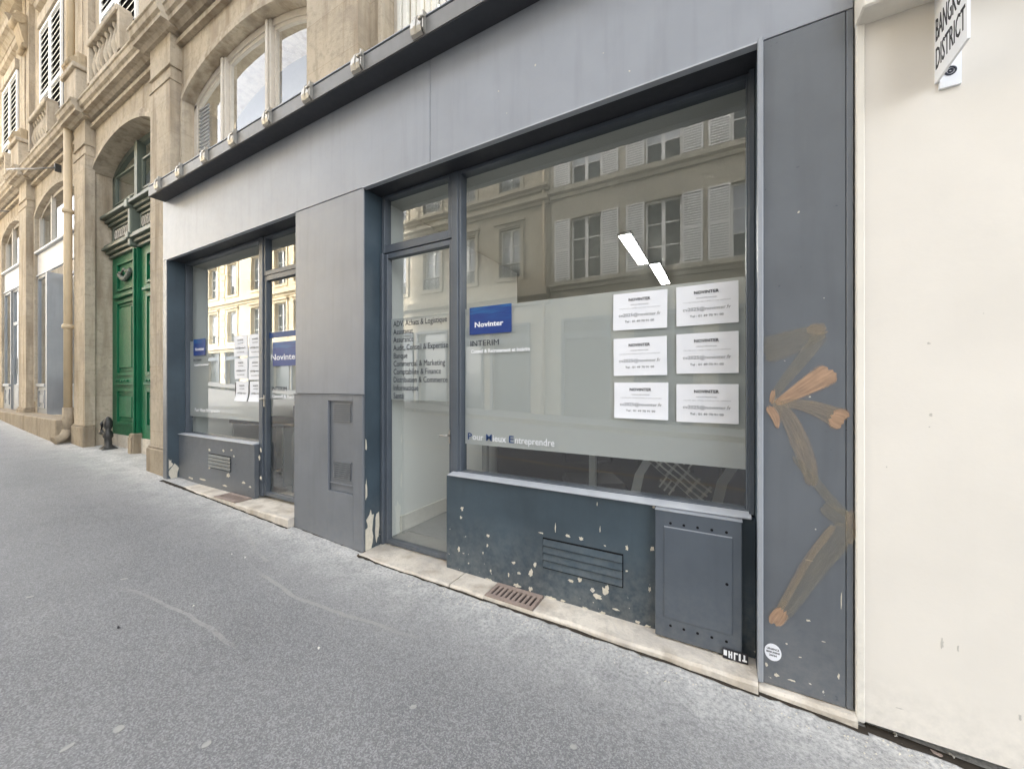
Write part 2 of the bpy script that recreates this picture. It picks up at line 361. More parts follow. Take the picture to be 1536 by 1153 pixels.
# ------------------------------------------------------------------ text
def text(name, body, mat, parent, x, z, Y, h, width=None, align='LEFT', th=.0006, bold=0.0, side=None, label=None):
    """flat raised lettering on an upright face; h = capital height"""
    cu = bpy.data.curves.new(name, 'FONT'); cu.body = body; cu.size = h/.7; cu.extrude = th; cu.offset = bold; cu.resolution_u = 2
    to = bpy.data.objects.new(name, cu); COL.objects.link(to)
    me = bpy.data.meshes.new_from_object(to); bpy.data.objects.remove(to)
    xs = [v.co.x for v in me.vertices]; x0, x1 = min(xs), max(xs); s = 1.0 if width is None else width/(x1-x0)
    w = (x1-x0)*s; off = {'LEFT': 0, 'CENTER': -w/2, 'RIGHT': -w}[align]
    org = Vector((0, 0, 0)); p = parent
    while p is not None: org += Vector(p.location); p = p.parent
    for v in me.vertices:
        lx, lz, lt = (v.co.x-x0)*s + off, v.co.y, v.co.z
        if side is None: w_ = Vector((x+lx, Y-lt, z+lz))
        else: w_ = Vector((side-lt, Y-lx, z+lz))      # on a face looking towards -x, reading away from the wall
        v.co = w_ - org
    o = bpy.data.objects.new(name, me); me.materials.clear(); me.materials.append(mat); COL.objects.link(o)
    if parent is not None: o.parent = parent
    if label: o['label'] = label
    return o

# ------------------------------------------------------------------ ground
GT = [(-60, 3.2), (-40, 2.0), (-20, .97), (-15.5, .72), (-12.5, .56), (-9.5, .42), (-6.3, .30), (-4.6, .245), (-3.3, .19), (-2.4, .14), (-1.2, .126), (0, .115), (.5, .080), (1.2, .028), (6, -.06), (20, -.3)]
def gx(x):
    for (a, b), (c, d) in zip(GT, GT[1:]):
        if a <= x <= c: return b + (d-b)*(x-a)/(c-a)
    return GT[0][1] if x < GT[0][0] else GT[-1][1]
def gz(x, y): return (gx(x-.35)+gx(x)+gx(x+.35))/3 - .02*(2.02-min(y, 2.1)) * (1 if y > -1.6 else 0) - (.0724 if y <= -1.6 else 0)
def strip(y0, y1, ny, dz, name, mat, kind='structure', xs=None):
    m = MB(); xs = xs or [-60+i*2 for i in range(20)] + [-20+i*.25 for i in range(106)] + [7+i*1.3 for i in range(11)]
    ys = [y0 + (y1-y0)*j/ny for j in range(ny+1)]
    rn = random.Random(3)
    hgt = {(i, j): gz(x, y) + dz for i, x in enumerate(xs) for j, y in enumerate(ys)}
    b = len(m.v)
    for i, x in enumerate(xs):
        for j, y in enumerate(ys): m.v.append((x, y, hgt[i, j]))
    for i in range(len(xs)-1):
        for j in range(ny):
            a = i*(ny+1)+j; m.f.append((a, a+ny+1, a+ny+2, a+1)); m.mi.append(0); m.sm.append(True)
    o = m.build(name, mat, None); tag(o, kind=kind); return o
strip(-1.45, 3.0, 18, 0, 'pavement', M['asphalt'])
strip(-1.60, -1.454, 1, .002, 'kerb', M['plinth'])
strip(-7.4, -1.604, 6, -.14, 'road', M['asphalt'])
strip(-14, -7.404, 4, .02, 'opposite_pavement', M['asphalt'])
g = MB(); g.poly([(-300, -300, -3), (300, -300, -3), (300, 300, -3), (-300, 300, -3)]); tag(g.build('ground', M['asphalt']), kind='structure')

# ------------------------------------------------------------------ THE SHOPFRONT
F, G = 2.02, 2.24
BACK = 2.195          # face of the stone wall behind the cladding
shop = thing('shopfront', (-2.8, F, .13), 'long grey metal-clad agency shopfront with two glazed openings and blue-grey lower panels', 'shopfront')
HZ = 2.98
FT = 3.80
# fascia
fp = bx('fascia_panel', M['fascia'], shop, -6.06, -1.770, F, F+.012, HZ, FT, .002)
bx('fascia_panel', M['fascia'], shop, -1.765, .464, F, F+.012, HZ, FT, .002)
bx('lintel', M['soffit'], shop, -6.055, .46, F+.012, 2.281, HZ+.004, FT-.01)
bx('edge_trim', M['sill'], shop, -5.96, -3.325, F-.009, F+.03, HZ-.010, HZ-.002)
bx('edge_trim', M['sill'], shop, -2.44, .135, F-.009, F+.03, HZ-.010, HZ-.002)
# piers
bx('pier_panel', M['rpanel'], shop, -6.06, -5.958, F, F+.012, .27, HZ-.003, .002)
bx('reveal', M['blue'], shop, -6.055, -5.962, F+.012, 2.282, .25, HZ)
bx('pier_panel', M['panel'], shop, -3.325, -2.440, F+.004, F+.016, 1.372, HZ-.003, .002)
MB().box(-3.325, -2.86, F-.008, F+.014, .09, 1.36, 0, .002).box(-2.86, -2.548, F-.008, F+.014, 1.318, 1.36).box(-2.86, -2.548, F-.008, F+.014, .09, .575) \
    .box(-2.548, -2.440, F-.008, F+.014, .09, 1.36, 0, .002).box(-3.33, -2.436, F-.012, F+.016, 1.36, 1.367).build('lower_pier_panel', M['panel_low'], shop)
# meter hatch let into the pier
hm = MB().box(-2.858, -2.55, F+.016, F+.022, .577, 1.316)
hatch = hm.build('hatch', M['panel_low'], shop)
q = MB()
for i in range(9):
    z = 1.285 - i*.017; q.box(-2.81, -2.60, F+.004, F+.018, z, z+.007)
q.build('upper_grille', M['panel_low'], hatch); q = MB()
for i in range(8):
    z = .80 - i*.017; q.box(-2.81, -2.60, F+.004, F+.018, z, z+.007)
q.box(-2.82, -2.59, F+.006, F+.018, .815, .825).box(-2.858, -2.55, F+.002, F+.02, .637, .645)
q.build('lower_grille', M['panel_low'], hatch)
bx('reveal', M['blue'], shop, -3.32, -2.445, F+.018, 2.282, .08, HZ)
jp = MB()      # bare, flaked foot of the pier's door-side reveal
rn = random.Random(5)
def side_blob(m, X, y, z, ry, rz, seed):
    rr = random.Random(seed); n = 13; pts = []
    for i in range(n):
        a = i*2*math.pi/n; r = rr.uniform(.6, 1.15); pts.append((X, min(max(y+ry*r*math.cos(a), F+.022), 2.196), z+rz*r*math.sin(a)))
    m.poly(pts); m.poly([(X-.003, p[1], p[2]) for p in pts][::-1])
side_blob(jp, -2.442, 2.075, .24, .06, .14, 4); side_blob(jp, -2.4415, 2.09, .36, .035, .10, 8); side_blob(jp, -2.442, 2.05, .62, .012, .09, 9)
side_blob(jp, -2.442, 2.045, .98, .012, .05, 10); side_blob(jp, -2.4415, 2.16, .30, .025, .13, 11)
jp.build('bare_patch', M['chip'], shop, 'flaked cream patch at the foot of the reveal', fix=False)
jp = MB(); side_blob(jp, -5.9605, 2.09, .36, .06, .10, 14); side_blob(jp, -5.9605, 2.05, .47, .03, .06, 15)
jp.build('bare_patch', M['chip'], shop, fix=False)
bx('pier_panel', M['rpanel'], shop, .158, .440, F, F+.012, .128, 2.975, .002)
bx('pier_panel', M['rpanel'], shop, .4425, .464, F-.001, F+.012, .128, 2.975, .002)
MB().box(.136, .158, F-.014, F+.02, .13, 2.99, 0, .004).build('corner_bead', M['trim'], shop)
bx('reveal', M['blue'], shop, .138, .46, F+.012, 2.282, .11, HZ)

def frame_rect(m, x0, x1, z0, z1, w, y0, y1, wb=None, wt=None):
    wb = w if wb is None else wb; wt = w if wt is None else wt
    m.box(x0, x0+w, y0, y1, z0, z1, 0, .003); m.box(x1-w, x1, y0, y1, z0, z1, 0, .003)
    m.box(x0+w, x1-w, y0+.001, y1-.001, z0, z0+wb, 0, .002); m.box(x0+w, x1-w, y0+.001, y1-.001, z1-wt, z1, 0, .002); return m
# ---- right opening: window
win = MB().box(-1.632, .102, G-.004, G+.004, .82, 2.958)
W1 = frame_rect(MB(), -1.672, .136, .819, 2.982, .034, 2.2, 2.275, .012, .026).box(-1.716, -1.660, 2.19, 2.28, .15, 2.981, 0, .004).box(.112, .134, 2.17, 2.2, .82, 2.975).build('window_frame', M['frame'], shop)
win.build('window_glass', M['glass'], W1)
MB().box(-1.632, .101, G+.0055, G+.0075, 1.022, 1.995).build('frosted_film', M['film'], W1)
# ---- right opening: door and transom light
TR = frame_rect(MB(), -2.436, -1.720, 2.515, 2.982, .034, 2.2, 2.27, .062, .022).build('transom_frame', M['frame'], shop)
MB().box(-2.402, -1.754, G-.004, G+.004, 2.577, 2.96).build('transom_glass', M['glass'], TR)
bx('door_post', M['frame'], shop, -2.438, -2.408, 2.185, 2.28, .155, 2.512, .003)
D1 = frame_rect(MB(), -2.406, -1.717, .16, 2.508, .031, 2.205, 2.255, .034, .04).build('glazed_door', M['frame'], shop)
MB().box(-2.376, -1.747, G-.004, G+.004, .194, 2.468).build('door_glass', M['glass'], D1)
MB().box(-2.375, -1.748, G+.0055, G+.0075, 1.325, 1.985).build('frosted_film', M['film'], D1)
MB().box(-1.748, -1.737, 2.20, 2.206, 1.02, 1.12).tube([(-1.742, 2.2, 1.08), (-1.742, 2.165, 1.08), (-1.80, 2.163, 1.08)], .007).build('handle', M['steel'], D1)
# pull rail inside the door
MB().box(-1.775, -1.757, 2.275, 2.29, .62, 1.31).build('pull_rail', M['black'], D1)
# riser, sill
MB().profx(-1.700, .120, [(2.128, .807), (2.124, .811), (2.126, .816), (2.199, .826), (2.199, .807)]).build('window_sill', M['sill'], shop)
def louvre(x0, x1, z0, z1, n, Y):
    m = MB(); h = (z1-z0)/n
    for i in range(n):
        z = z0+i*h; m.profx(x0+.004, x1-.004, [(Y-.0035, z+h-.003), (Y-.012, z+.008), (Y-.012, z+.003), (Y+.004, z+.002), (Y+.004, z+h-.003)])
    m2 = MB().box(x0, x1, Y-.0025, Y+.0, z0-.006, z1+.006, 0)
    v = m2.build('vent', M['dark'], shop); m.build('vent_slats', M['blue'], v); return v
louvre(-.968, -.482, .33, .505, 4, 2.14)
# service cupboard with drilled door
CB = MB().box(-.306, .080, 2.082, 2.138, .158, .803, 0, .003)
cb = CB.build('service_cupboard', M['frame'], shop)
m = MB(); m.box(-.262, .040, 2.0775, 2.0805, .262, .722, 0, .0015)
cd = m.build('cupboard_door', M['frame'], cb)
def vdisc(x, z, r, Y, n=12):
    m = MB(); m.poly([(x+r*math.cos(-2*math.pi*i/n), Y, z+r*math.sin(-2*math.pi*i/n)) for i in range(n)]); m.build('drilled_hole', M['dark'], cb, fix=False)
for i in range(5): vdisc(-.232+i*.062, .745, .0065, 2.0808); vdisc(-.232+i*.062, .225, .0065, 2.0808)
vdisc(.018, .50, .007, 2.0766)
MB().box(-.308, .082, 2.079, 2.139, .8035, .8055).box(-.262, .040, 2.0800, 2.0812, .722, .727).build('drip_edge', M['trim'], cb)
# flaked patches on the riser (spots read from the photograph, lying on the riser face)
chips = MB().box(-1.718, .136, 2.14, 2.185, .148, .806); sd = 0
for (a, b, rx, rz) in [(40,372,9,14),(35,412,6,10),(25,555,8,16),(160,495,10,12),(155,540,5,9),(135,572,3,8),(520,495,17,11),(582,508,13,13),(790,550,9,18),(690,540,8,4),
        (905,555,13,16),(372,625,9,18),(352,665,15,26),(275,618,12,8),(300,665,10,8),(535,700,20,10),(575,696,14,14),(655,770,30,18),(690,750,22,26),(700,735,10,22),(840,888,16,10),
        (290,720,22,12),(350,738,12,18),(440,775,36,7),(680,845,16,8),(600,825,18,6),(893,738,8,16),(790,655,10,7),(400,482,14,4),(465,455,3,26),(668,465,3,20),(655,350,3,10),
        (252,672,4,12),(170,655,4,8),(70,620,3,4),(912,365,9,7),(740,830,24,5),(160,700,22,6),(500,790,20,6),(885,905,18,6)]:
    sd += 1; x, z = at(680+a/3.034, 640+b/3.034, 2.14); x2, z2 = at(680+(a+rx)/3.034, 640+b/3.034, 2.14); z3 = at(680+a/3.034, 640+(b-rz)/3.034, 2.14)[1]
    chips.blob(x, max(z, .152), max(.0015, abs(x2-x)*.82), max(.0015, abs(z3-z)*.82), 2.1395, .001+.00005*sd, sd, 1)
chips.build('stall_riser', [M['blue'], M['chip']], shop, 'dark blue-grey riser with cream chips where paint has flaked', fix=False)

# ---- left opening
WL = frame_rect(MB(), -5.958, -4.225, .838, 2.982, .03, 2.2, 2.275, .010, .026).box(-4.24, -4.170, 2.19, 2.28, .29, 2.981, 0, .004).build('window_frame', M['frame'], shop)
MB().box(-5.928, -4.24, G-.004, G+.004, .848, 2.958).build('window_glass', M['glass'], WL)
MB().box(-5.927, -4.241, G+.0055, G+.0075, 1.05, 1.995).build('frosted_film', M['film'], WL)
TL = frame_rect(MB(), -4.168, -3.32, 2.575, 2.982, .03, 2.2, 2.27, .045, .022).build('transom_frame', M['frame'], shop)
MB().box(-4.138, -3.35, G-.004, G+.004, 2.62, 2.96).build('transom_glass', M['glass'], TL)
D2 = frame_rect(MB(), -4.168, -3.325, .30, 2.572, .04, 2.205, 2.255, .04, .05).build('glazed_door', M['frame'], shop)
MB().box(-4.128, -3.365, G-.004, G+.004, .34, 2.522).build('door_glass', M['glass'], D2)
MB().box(-4.127, -3.366, G+.0055, G+.0075, 1.30, 2.0).build('frosted_film', M['film'], D2)
MB().box(-4.155, -4.14, 2.19, 2.204, 1.22, 1.34).tube([(-4.148, 2.195, 1.30), (-4.148, 2.15, 1.30), (-4.05, 2.148, 1.31)], .009).build('handle', M['steel'], D2)
MB().profx(-5.95, -4.232, [(2.128, .827), (2.124, .831), (2.126, .836), (2.199, .845), (2.199, .827)]).build('window_sill', M['sill'], shop)
louvre(-5.19, -4.69, .50, .655, 4, 2.14)
chips = MB().box(-5.958, -4.225, 2.14, 2.185, .27, .826)
for (a, b, rx, rz) in [(180,800,4,4),(225,803,4,5),(345,800,3,8),(250,800,4,3),(240,880,7,10),(340,825,3,9),(258,820,3,4),(290,905,6,4),(310,918,5,3),(120,890,9,3),(160,895,12,3),(230,915,8,3),(345,890,3,6),(180,855,3,6)]:
    sd += 1; x, z = at(230+a/2.136, 300+b/2.136, 2.14); x2 = at(230+(a+rx)/2.136, 300+b/2.136, 2.14)[0]; z3 = at(230+a/2.136, 300+(b-rz)/2.136, 2.14)[1]
    chips.blob(x, max(z, .285), max(.003, abs(x2-x)), max(.003, abs(z3-z)), 2.1395, .001+.00003*sd, sd, 1)
chips.build('stall_riser', [M['rpanel'], M['chip']], shop, fix=False)
# a few knocks and pin holes in the panels
for (px, py, r) in [(803,98,4),(944,107,3),(748,137,3),(1198,318,3),(1272,243,2),(1215,595,2.5),(760,170,2),(905,80,2)]:
    sd += 1; x, z = at(px, py, F); MB().blob(x, z, r*.0016, r*.0016, F, .0006, sd).build('paint_nick', M['chip'], shop, fix=False)
for (px, py, rx, rz) in [(1212,930,5,2),(1180,965,2,2),(1188,1020,8,2),(1236,962,4,1),(1258,1015,2,8),(1200,985,3,1),(1150,996,3,5),(1165,1012,5,5),(1213,840,9,1),(1262,900,1,20)]:
    sd += 1; x, z = at(px, py, F); MB().blob(x, z, rx*.002, rz*.002, F, .0006, sd).build('paint_nick', M['chip'], shop, fix=False)

# ---- awning box above the fascia with steel clips
AY = 1.865
ab = MB().profx(-6.0, .47, [(AY, 3.695), (AY, 3.80), (AY+.012, 3.812), (2.185, 3.816), (2.185, 3.80), (AY+.02, 3.795), (AY+.02, 3.71), (2.019, 3.71), (2.019, 3.695)]).build('awning_box', M['gutter'], shop)
bx('awning_shade_sheet', M['soffit'], ab, -5.995, .465, AY+.006, F-.002, 3.688, 3.694)  # darker sheet: the shade under the awning box is put into its colour
bx('awning_edge', M['trim'], ab, -6.005, .475, AY-.004, AY+.01, 3.812, 3.818)
for X in (-5.72, -5.17, -4.60, -4.05, -3.47, -2.90, -2.31, -1.73, -1.15, -.57, .0):
    m = MB(); w = .045
    m.profx(X-w, X+w, [(AY-.004, 3.70), (AY-.022, 3.715), (AY-.030, 3.75), (AY-.024, 3.80), (AY-.006, 3.832), (AY+.05, 3.834), (AY+.05, 3.829), (AY-.002, 3.826), (AY-.018, 3.80), (AY-.024, 3.75), (AY-.016, 3.72), (AY-.001, 3.706)])
    m.profx(X+w+.012, X+w+.022, [(AY-.001, 3.70), (AY-.03, 3.72), (AY-.03, 3.83), (AY+.03, 3.84), (AY+.03, 3.82), (AY-.001, 3.815)])
    m.profx(X-.012, X+.004, [(AY-.020, 3.71), (AY-.036, 3.75), (AY-.030, 3.81), (AY-.012, 3.836), (AY-.006, 3.83), (AY-.020, 3.80)])
    m.tube([(X+w-.02, AY-.03, 3.79), (X+w+.03, AY-.03, 3.79)], .009, 8)
    m.build('bracket', M['steel'], ab)

# ------------------------------------------------------------------ steps and grates at the foot
def slab(name, x0, x1, z, yf, label, h=.07, yb=2.30, joints=()):
    m = MB(); n = max(2, int((x1-x0)/.09)); rr = random.Random(int(x1*100)); a = len(m.v)
    fr = [(yf + rr.uniform(-.005, .005)) for _ in range(n+1)]
    cols = []
    for i in range(n+1):
        x = x0+(x1-x0)*i/n; zt = z + rr.uniform(-.0015, .0015)
        cols.append([(x, yb, zt), (x, fr[i]+.012, zt), (x, fr[i], zt-.009-rr.uniform(0, .004)), (x, fr[i]+rr.uniform(-.003, .003), z-h)])
    for c in cols: m.v += c
    for i in range(n):
        for j in range(3): m.f.append((a+i*4+j, a+(i+1)*4+j, a+(i+1)*4+j+1, a+i*4+j+1)); m.mi.append(0); m.sm.append(False)
    m.f.append((a, a+1, a+2, a+3)); m.f.append((a+n*4+3, a+n*4+2, a+n*4+1, a+n*4)); m.mi += [0, 0]; m.sm += [False, False]
    o = m.build(name, M['marble']); tag(o, label, 'step', 'worn stone steps under the shopfront'); return o
slab('stone_step', -2.43, -1.56, .150, 1.962, 'pale worn stone step under the glazed door with the list of trades')
slab('stone_step', -1.552, -1.292, .1495, 1.962, 'short stone step slab between the lettered door and the rusty floor grate')
slab('stone_step', -.955, .136, .1475, 1.965, 'long pale step slab right of the floor grate, running under the service cupboard')
slab('stone_step', .140, .470, .124, 1.985, 'narrow chipped stone lip under the orange-marked pier', .07, 2.1)
slab('stone_step', -5.95, -4.68, .272, 1.965, 'pale step slab left of the far floor grate under the left window', .10)
slab('stone_step', -4.25, -3.335, .268, 1.96, 'pale step slab under the half-hidden left door', .13)
def grate(x0, x1, z, yf, label):
    t = thing('floor_grate', ((x0+x1)/2, yf+.08, z-.02), label, 'grate', 'rusty air grates let into the steps')
    MB().box(x0, x1, yf, yf+.165, z-.03, z-.008).build('grate_bed', M['rust'], t)
    m = MB(); n = 9; frx = .03
    m.box(x0, x1, yf, yf+.03, z-.008, z+.004).box(x0, x1, yf+.13, yf+.165, z-.008, z+.004)
    w = (x1-x0)
    for i in range(n+1):
        xx = x0+frx*.4+(w-frx*.8)*i/n; m.box(xx-.009, xx+.009, yf+.03, yf+.13, z-.0075, z+.003)
    m.build('grate_bars', M['rust'], t)
    MB().box(x0+.01, x1-.01, yf+.031, yf+.129, z-.0079, z-.0070).build('grate_gap', M['dark'], t)
    MB().box(x0-.01, x1+.01, yf-.004, yf-.0005, z-.07, z-.004).box((x0+x1)/2-.004, (x0+x1)/2+.004, yf-.0055, yf-.004, z-.07, z-.004).build('grate_lip', M['marble'], t)
    return t
grate(-1.285, -.962, .152, 1.968, 'rusty slotted air grate in the step below the large window')
grate(-4.67, -4.26, .276, 1.968, 'rusty air grate in the step below the left window')

# ------------------------------------------------------------------ lettering, logos and notices on the glass
GY = G-.0045
t = text('door_lettering', 'ADV, Achats & Logistique\nAssistanat\nAssurance\nAudit, Conseil & Expertise\nBanque\nCommercial & Marketing\nComptabilité & Finance\nDistribution & Commerce\nInformatique\nSanté',
         M['ink_grey'], None, 0, 0, GY, .040, None, 'LEFT', .0005)
xs = [v.co.x for v in t.data.vertices]; zs = [v.co.z for v in t.data.vertices]
sx = .560/(max(xs)-min(xs)); sz = (1.962-1.338)/(max(zs)-min(zs)); x0_, z1_ = min(xs), max(zs)
for v in t.data.vertices: v.co.x = (v.co.x-x0_)*sx; v.co.z = (v.co.z-z1_)*sz
t.location = (-2.342, 0, 1.962)
tag(t, 'dark list of ten trades lettered on the door glass', 'lettering')
def logo(x0, x1, z0, z1, label, n, th=.036, tz=None, txw=.235, full=True, dx=.045):
    r = thing('logo_sticker', ((x0+x1)/2, GY-.001, z0), label, 'sticker', 'blue agency logo stickers on the glass')
    MB().box(x0, x1, GY-.0012, GY, z0, z1).build('sticker_sheet', M['logo'], r)
    text('sticker_lettering', 'Novinter', M['vwhite'], r, x0+dx, tz or z0+.052, GY-.0014, th, txw, 'LEFT', .0003, .0012)
    return r
logo(-1.586, -1.242, 1.803, 1.997, 'blue rectangular logo sticker at the top left of the large window film', 0)
logo(-5.812, -5.501, 1.808, 2.012, 'blue logo sticker at the far left edge of the left window', 0, .036, 1.87, .235)
logo(-4.063, -3.62, 1.637, 1.883, 'large blue logo sticker on the left door, cut off by the pier', 0, .06, 1.70, .47, dx=-.03)
tag(MB().box(-4.126, -3.40, GY-.001, GY, 1.93, 1.985).build('blue_stripe', M['vblue']), 'thin dark blue stripe across the left door above its logo', 'sticker')
def letter(body, x, z, h, w, mat, label, Y=GY, bold=0.0, al='LEFT'):
    o = text('window_lettering', body, mat, None, x, z, Y, h, w, al, .0005, bold)
    tag(o, label, 'lettering', 'lettering stuck on the glass'); return o
letter('INTERIM', -1.578, 1.722, .040, .236, M['ink_grey'], 'dark capitals INTERIM under the logo of the large window')
letter("Conseil & Recrutement et Intérim", -1.575, 1.672, .026, .47, M['vwhite'], 'small white line under INTERIM on the large window', bold=.0012)
# P ... M ... E ... dark-blue initials in one word line, the rest white
pm = thing('slogan_lettering', (-1.26, GY, 1.055), 'slogan with dark blue initials low on the large window film', 'lettering')
def seg(body, x, w, mat, h=.047): text('letters', body, mat, pm, x, 1.057, GY-.0006, h, w, 'LEFT', .0005, .0004)
for body, x, w, mat in [('P', -1.600, .033, M['vblue']), ('our', -1.561, .092, M['vwhite']), ('M', -1.446, .047, M['vblue']), ('ieux', -1.390, .105, M['vwhite']), ('E', -1.262, .037, M['vblue']), ('ntreprendre', -1.216, .285, M['vwhite'])]:
    seg(body, x, w, mat, .048 if mat == M['vblue'] else .046)
letter('INTERIM', -5.812, 1.735, .036, .20, M['ink_grey'], 'small INTERIM capitals under the far left logo')
letter('Conseil & Recrutement', -5.79, 1.68, .026, .36, M['vwhite'], 'small white line under the far left logo', bold=.0012)
letter('Pour Mieux Entreprendre', -5.78, 1.115, .042, .62, M['vwhite'], 'white slogan low on the left window film', bold=.001)
letter('INTERIM', -4.08, 1.385, .044, .26, M['ink_grey'], 'INTERIM capitals on the left door under its logo')
letter('Conseil & Recrutement', -4.08, 1.315, .03, .60, M['vwhite'], 'small white line on the left door near its handle', bold=.0015)

def notice(x0, x1, z0, z1, label, seed, group, full=True, curl=0.0, skew=0.0):
    r = thing('paper_notice', ((x0+x1)/2, GY-.002, z0), label, 'notice', group)
    rr = random.Random(seed); nx, nz = 14, 10; m = MB(); a = 0
    fr = [(rr.uniform(-1, 1), rr.uniform(-1, 1), rr.uniform(.4, 1), rr.uniform(0, 6)) for _ in range(5)]
    def dep(u, v):
        d = 0
        for i, (kx, kz, am, ph) in enumerate(fr):
            s = math.sin((kx*u+kz*v)*9+ph); d += am*(1-abs(s))**3
        c = curl*max(0, (1-v)-.5)**2*4
        return .0012 + .0024*d/1.6 + c*.02
    P = []
    for j in range(nz+1):
        for i in range(nx+1):
            u, v = i/nx, j/nz
            x = x0+(x1-x0)*u + skew*(1-v); z = z0+(z1-z0)*v
            P.append((x, GY-dep(u, v), z))
    m.v = P + [(p[0], p[1]+.0006, p[2]) for p in P]; K = len(P)
    for j in range(nz):
        for i in range(nx):
            b = j*(nx+1)+i; m.f.append((b, b+1, b+nx+2, b+nx+1)); m.f.append((K+b, K+b+nx+1, K+b+nx+2, K+b+1)); m.mi += [0, 0]; m.sm += [True, True]
    m.build('sheet', M['paper'], r, fix=False)
    if full:
        cx = (x0+x1)/2; h = (z1-z0); w = x1-x0; Y = GY-.0052
        for body, zz, hh, ww, bo in [('NOVINTER', .80, .0160, .40, .0004), ('VOUS PROPOSE', .68, .0062, .33, -.0001), ("TOUTES NOS OFFRES D'EMPLOI SUR DEMANDE", .59, .0058, .76, -.0002), ('cv2025@novinter.fr', .385, .0185, .77, -.0003), ('Tel : 01 49 70 91 00', .225, .0115, .54, .0)]:
            text('print', body, M['ink'], r, cx, z0+h*zz-.006, Y, hh, w*ww, 'CENTER', .0001, bo)
    else:
        cx = (x0+x1)/2; h = z1-z0; w = x1-x0
        for body, zz, hh, ww in [('NOVINTER', .78, .016, .42), ('VOUS PROPOSE', .64, .007, .4), ('cv2025@novinter.fr', .40, .017, .74), ('Tel : 01 49 70 91 00', .2, .011, .55)]:
            text('print', body, M['ink'], r, cx, z0+h*zz-.006, GY-.0055, hh, w*ww, 'CENTER', .0001, .0003)
    r.rotation_euler = (0, random.Random(seed+5).uniform(-.014, .014), 0)
    return r
gr_ = 'white printed notices on the large window'
notice(-.561, -.266, 1.763, 1.974, 'white notice at the top left of the six on the large window', 1, gr_)
notice(-.219, .071, 1.764, 1.976, 'white notice at the top right of the six on the large window', 2, gr_)
notice(-.557, -.266, 1.501, 1.716, 'white notice in the middle of the left column on the large window', 3, gr_)
notice(-.219, .071, 1.508, 1.721, 'white notice in the middle of the right column on the large window', 4, gr_)
notice(-.554, -.260, 1.255, 1.461, 'white notice at the bottom left of the six on the large window, lower edge lifting', 5, gr_, curl=.25)
notice(-.219, .071, 1.249, 1.452, 'white notice at the bottom right of the six on the large window', 6, gr_)
gl_ = 'white notices on the left window'
notice(-4.831, -4.545, 1.763, 1.992, 'white notice at the top left of the six on the left window', 11, gl_, False)
notice(-4.523, -4.26, 1.752, 1.99, 'white notice at the top right of the six on the left window', 12, gl_, False)
notice(-4.815, -4.545, 1.512, 1.74, 'white notice in the middle of the left column on the left window', 13, gl_, False)
notice(-4.523, -4.26, 1.50, 1.735, 'white notice in the middle of the right column on the left window', 14, gl_, False)
notice(-4.787, -4.53, 1.265, 1.484, 'white curling notice at the bottom left of the six on the left window', 15, gl_, False, 1.0, -.004)
notice(-4.496, -4.26, 1.265, 1.484, 'white curling notice at the bottom right of the six on the left window', 16, gl_, False, 1.1, -.006)
for a, b, c_, d_, lb in [(-4.81, -4.79, 1.27, 1.47, 'left'), (-4.525, -4.50, 1.27, 1.48, 'right')]:
    tag(MB().box(a, b, GY-.001, GY, c_, d_).build('tape_strip', M['ink']), 'dark tape strip at the %s side of the lowest curling notices' % lb, 'tape')

# ------------------------------------------------------------------ graffiti
gf = thing('graffiti', (.3, F-.001, .40), 'orange brushed graffiti figure on the dark right-hand pier', 'graffiti')
def stroke(pts, mat, name='brush_stroke', lift=0, label=None):
    """pts: (px, py, width m); laid on the pier face"""
    P = [(Vector(at(a, b, F)), w) for a, b, w in pts]
    # smooth with Catmull-Rom
    Q = []
    for i in range(len(P)-1):
        p0, p1, p2, p3 = P[max(i-1, 0)], P[i], P[i+1], P[min(i+2, len(P)-1)]
        for k in range(6):
            t_ = k/6; q_ = .5*((2*p1[0])+(-p0[0]+p2[0])*t_+(2*p0[0]-5*p1[0]+4*p2[0]-p3[0])*t_**2+(-p0[0]+3*p1[0]-3*p2[0]+p3[0])*t_**3)
            Q.append((q_, p1[1]+(p2[1]-p1[1])*t_))
    Q.append(P[-1])
    for e_, f_ in ((0, .55), (1, .86), (-1, .55), (-2, .86)):
        if len(Q) > 4: Q[e_] = (Q[e_][0], Q[e_][1]*f_)
    me = bpy.data.meshes.new(name); org = Vector(gf.location); vs = []; fs = []; uvs = []; nw = 6; ln = 0; rr = random.Random(lift)
    for i, (q_, w) in enumerate(Q):
        d = (Q[min(i+1, len(Q)-1)][0]-Q[max(i-1, 0)][0]).normalized(); n_ = Vector((-d.y, d.x))
        if i: ln += (q_-Q[i-1][0]).length
        for k in range(nw+1):
            e = (k/nw-.5); jag = rr.uniform(-.008, .008) if i in (0, len(Q)-1) else 0
            p_ = q_+n_*e*w+d*jag
            vs.append((p_.x-org.x, F-.0008-.0003*lift-org.y, p_.y-org.z)); uvs.append((ln/.05, k/nw))
    for i in range(len(Q)-1):
        for k in range(nw):
            a = i*(nw+1)+k; fs.append((a, a+nw+1, a+nw+2, a+1))
    me.from_pydata(vs, [], fs); me.materials.append(mat); uvl = me.uv_layers.new(name='UVMap')
    for lp in me.loops: uvl.data[lp.index].uv = uvs[lp.vertex_index]
    o = bpy.data.objects.new(name, me); COL.objects.link(o); o.parent = gf
    if label: o['label'] = label
    return o
stroke([(1144,528,.13),(1175,518,.125),(1208,505,.095),(1238,493,.055)], M['olive'], lift=1)
stroke([(1212,494,.05),(1240,493,.055)], M['orange_mid'], lift=4)
stroke([(1234,500,.055),(1208,533,.055),(1180,568,.045),(1157,596,.03)], M['olive'], lift=2)
stroke([(1160,586,.02),(1157,604,.022)], M['orange'], lift=3)
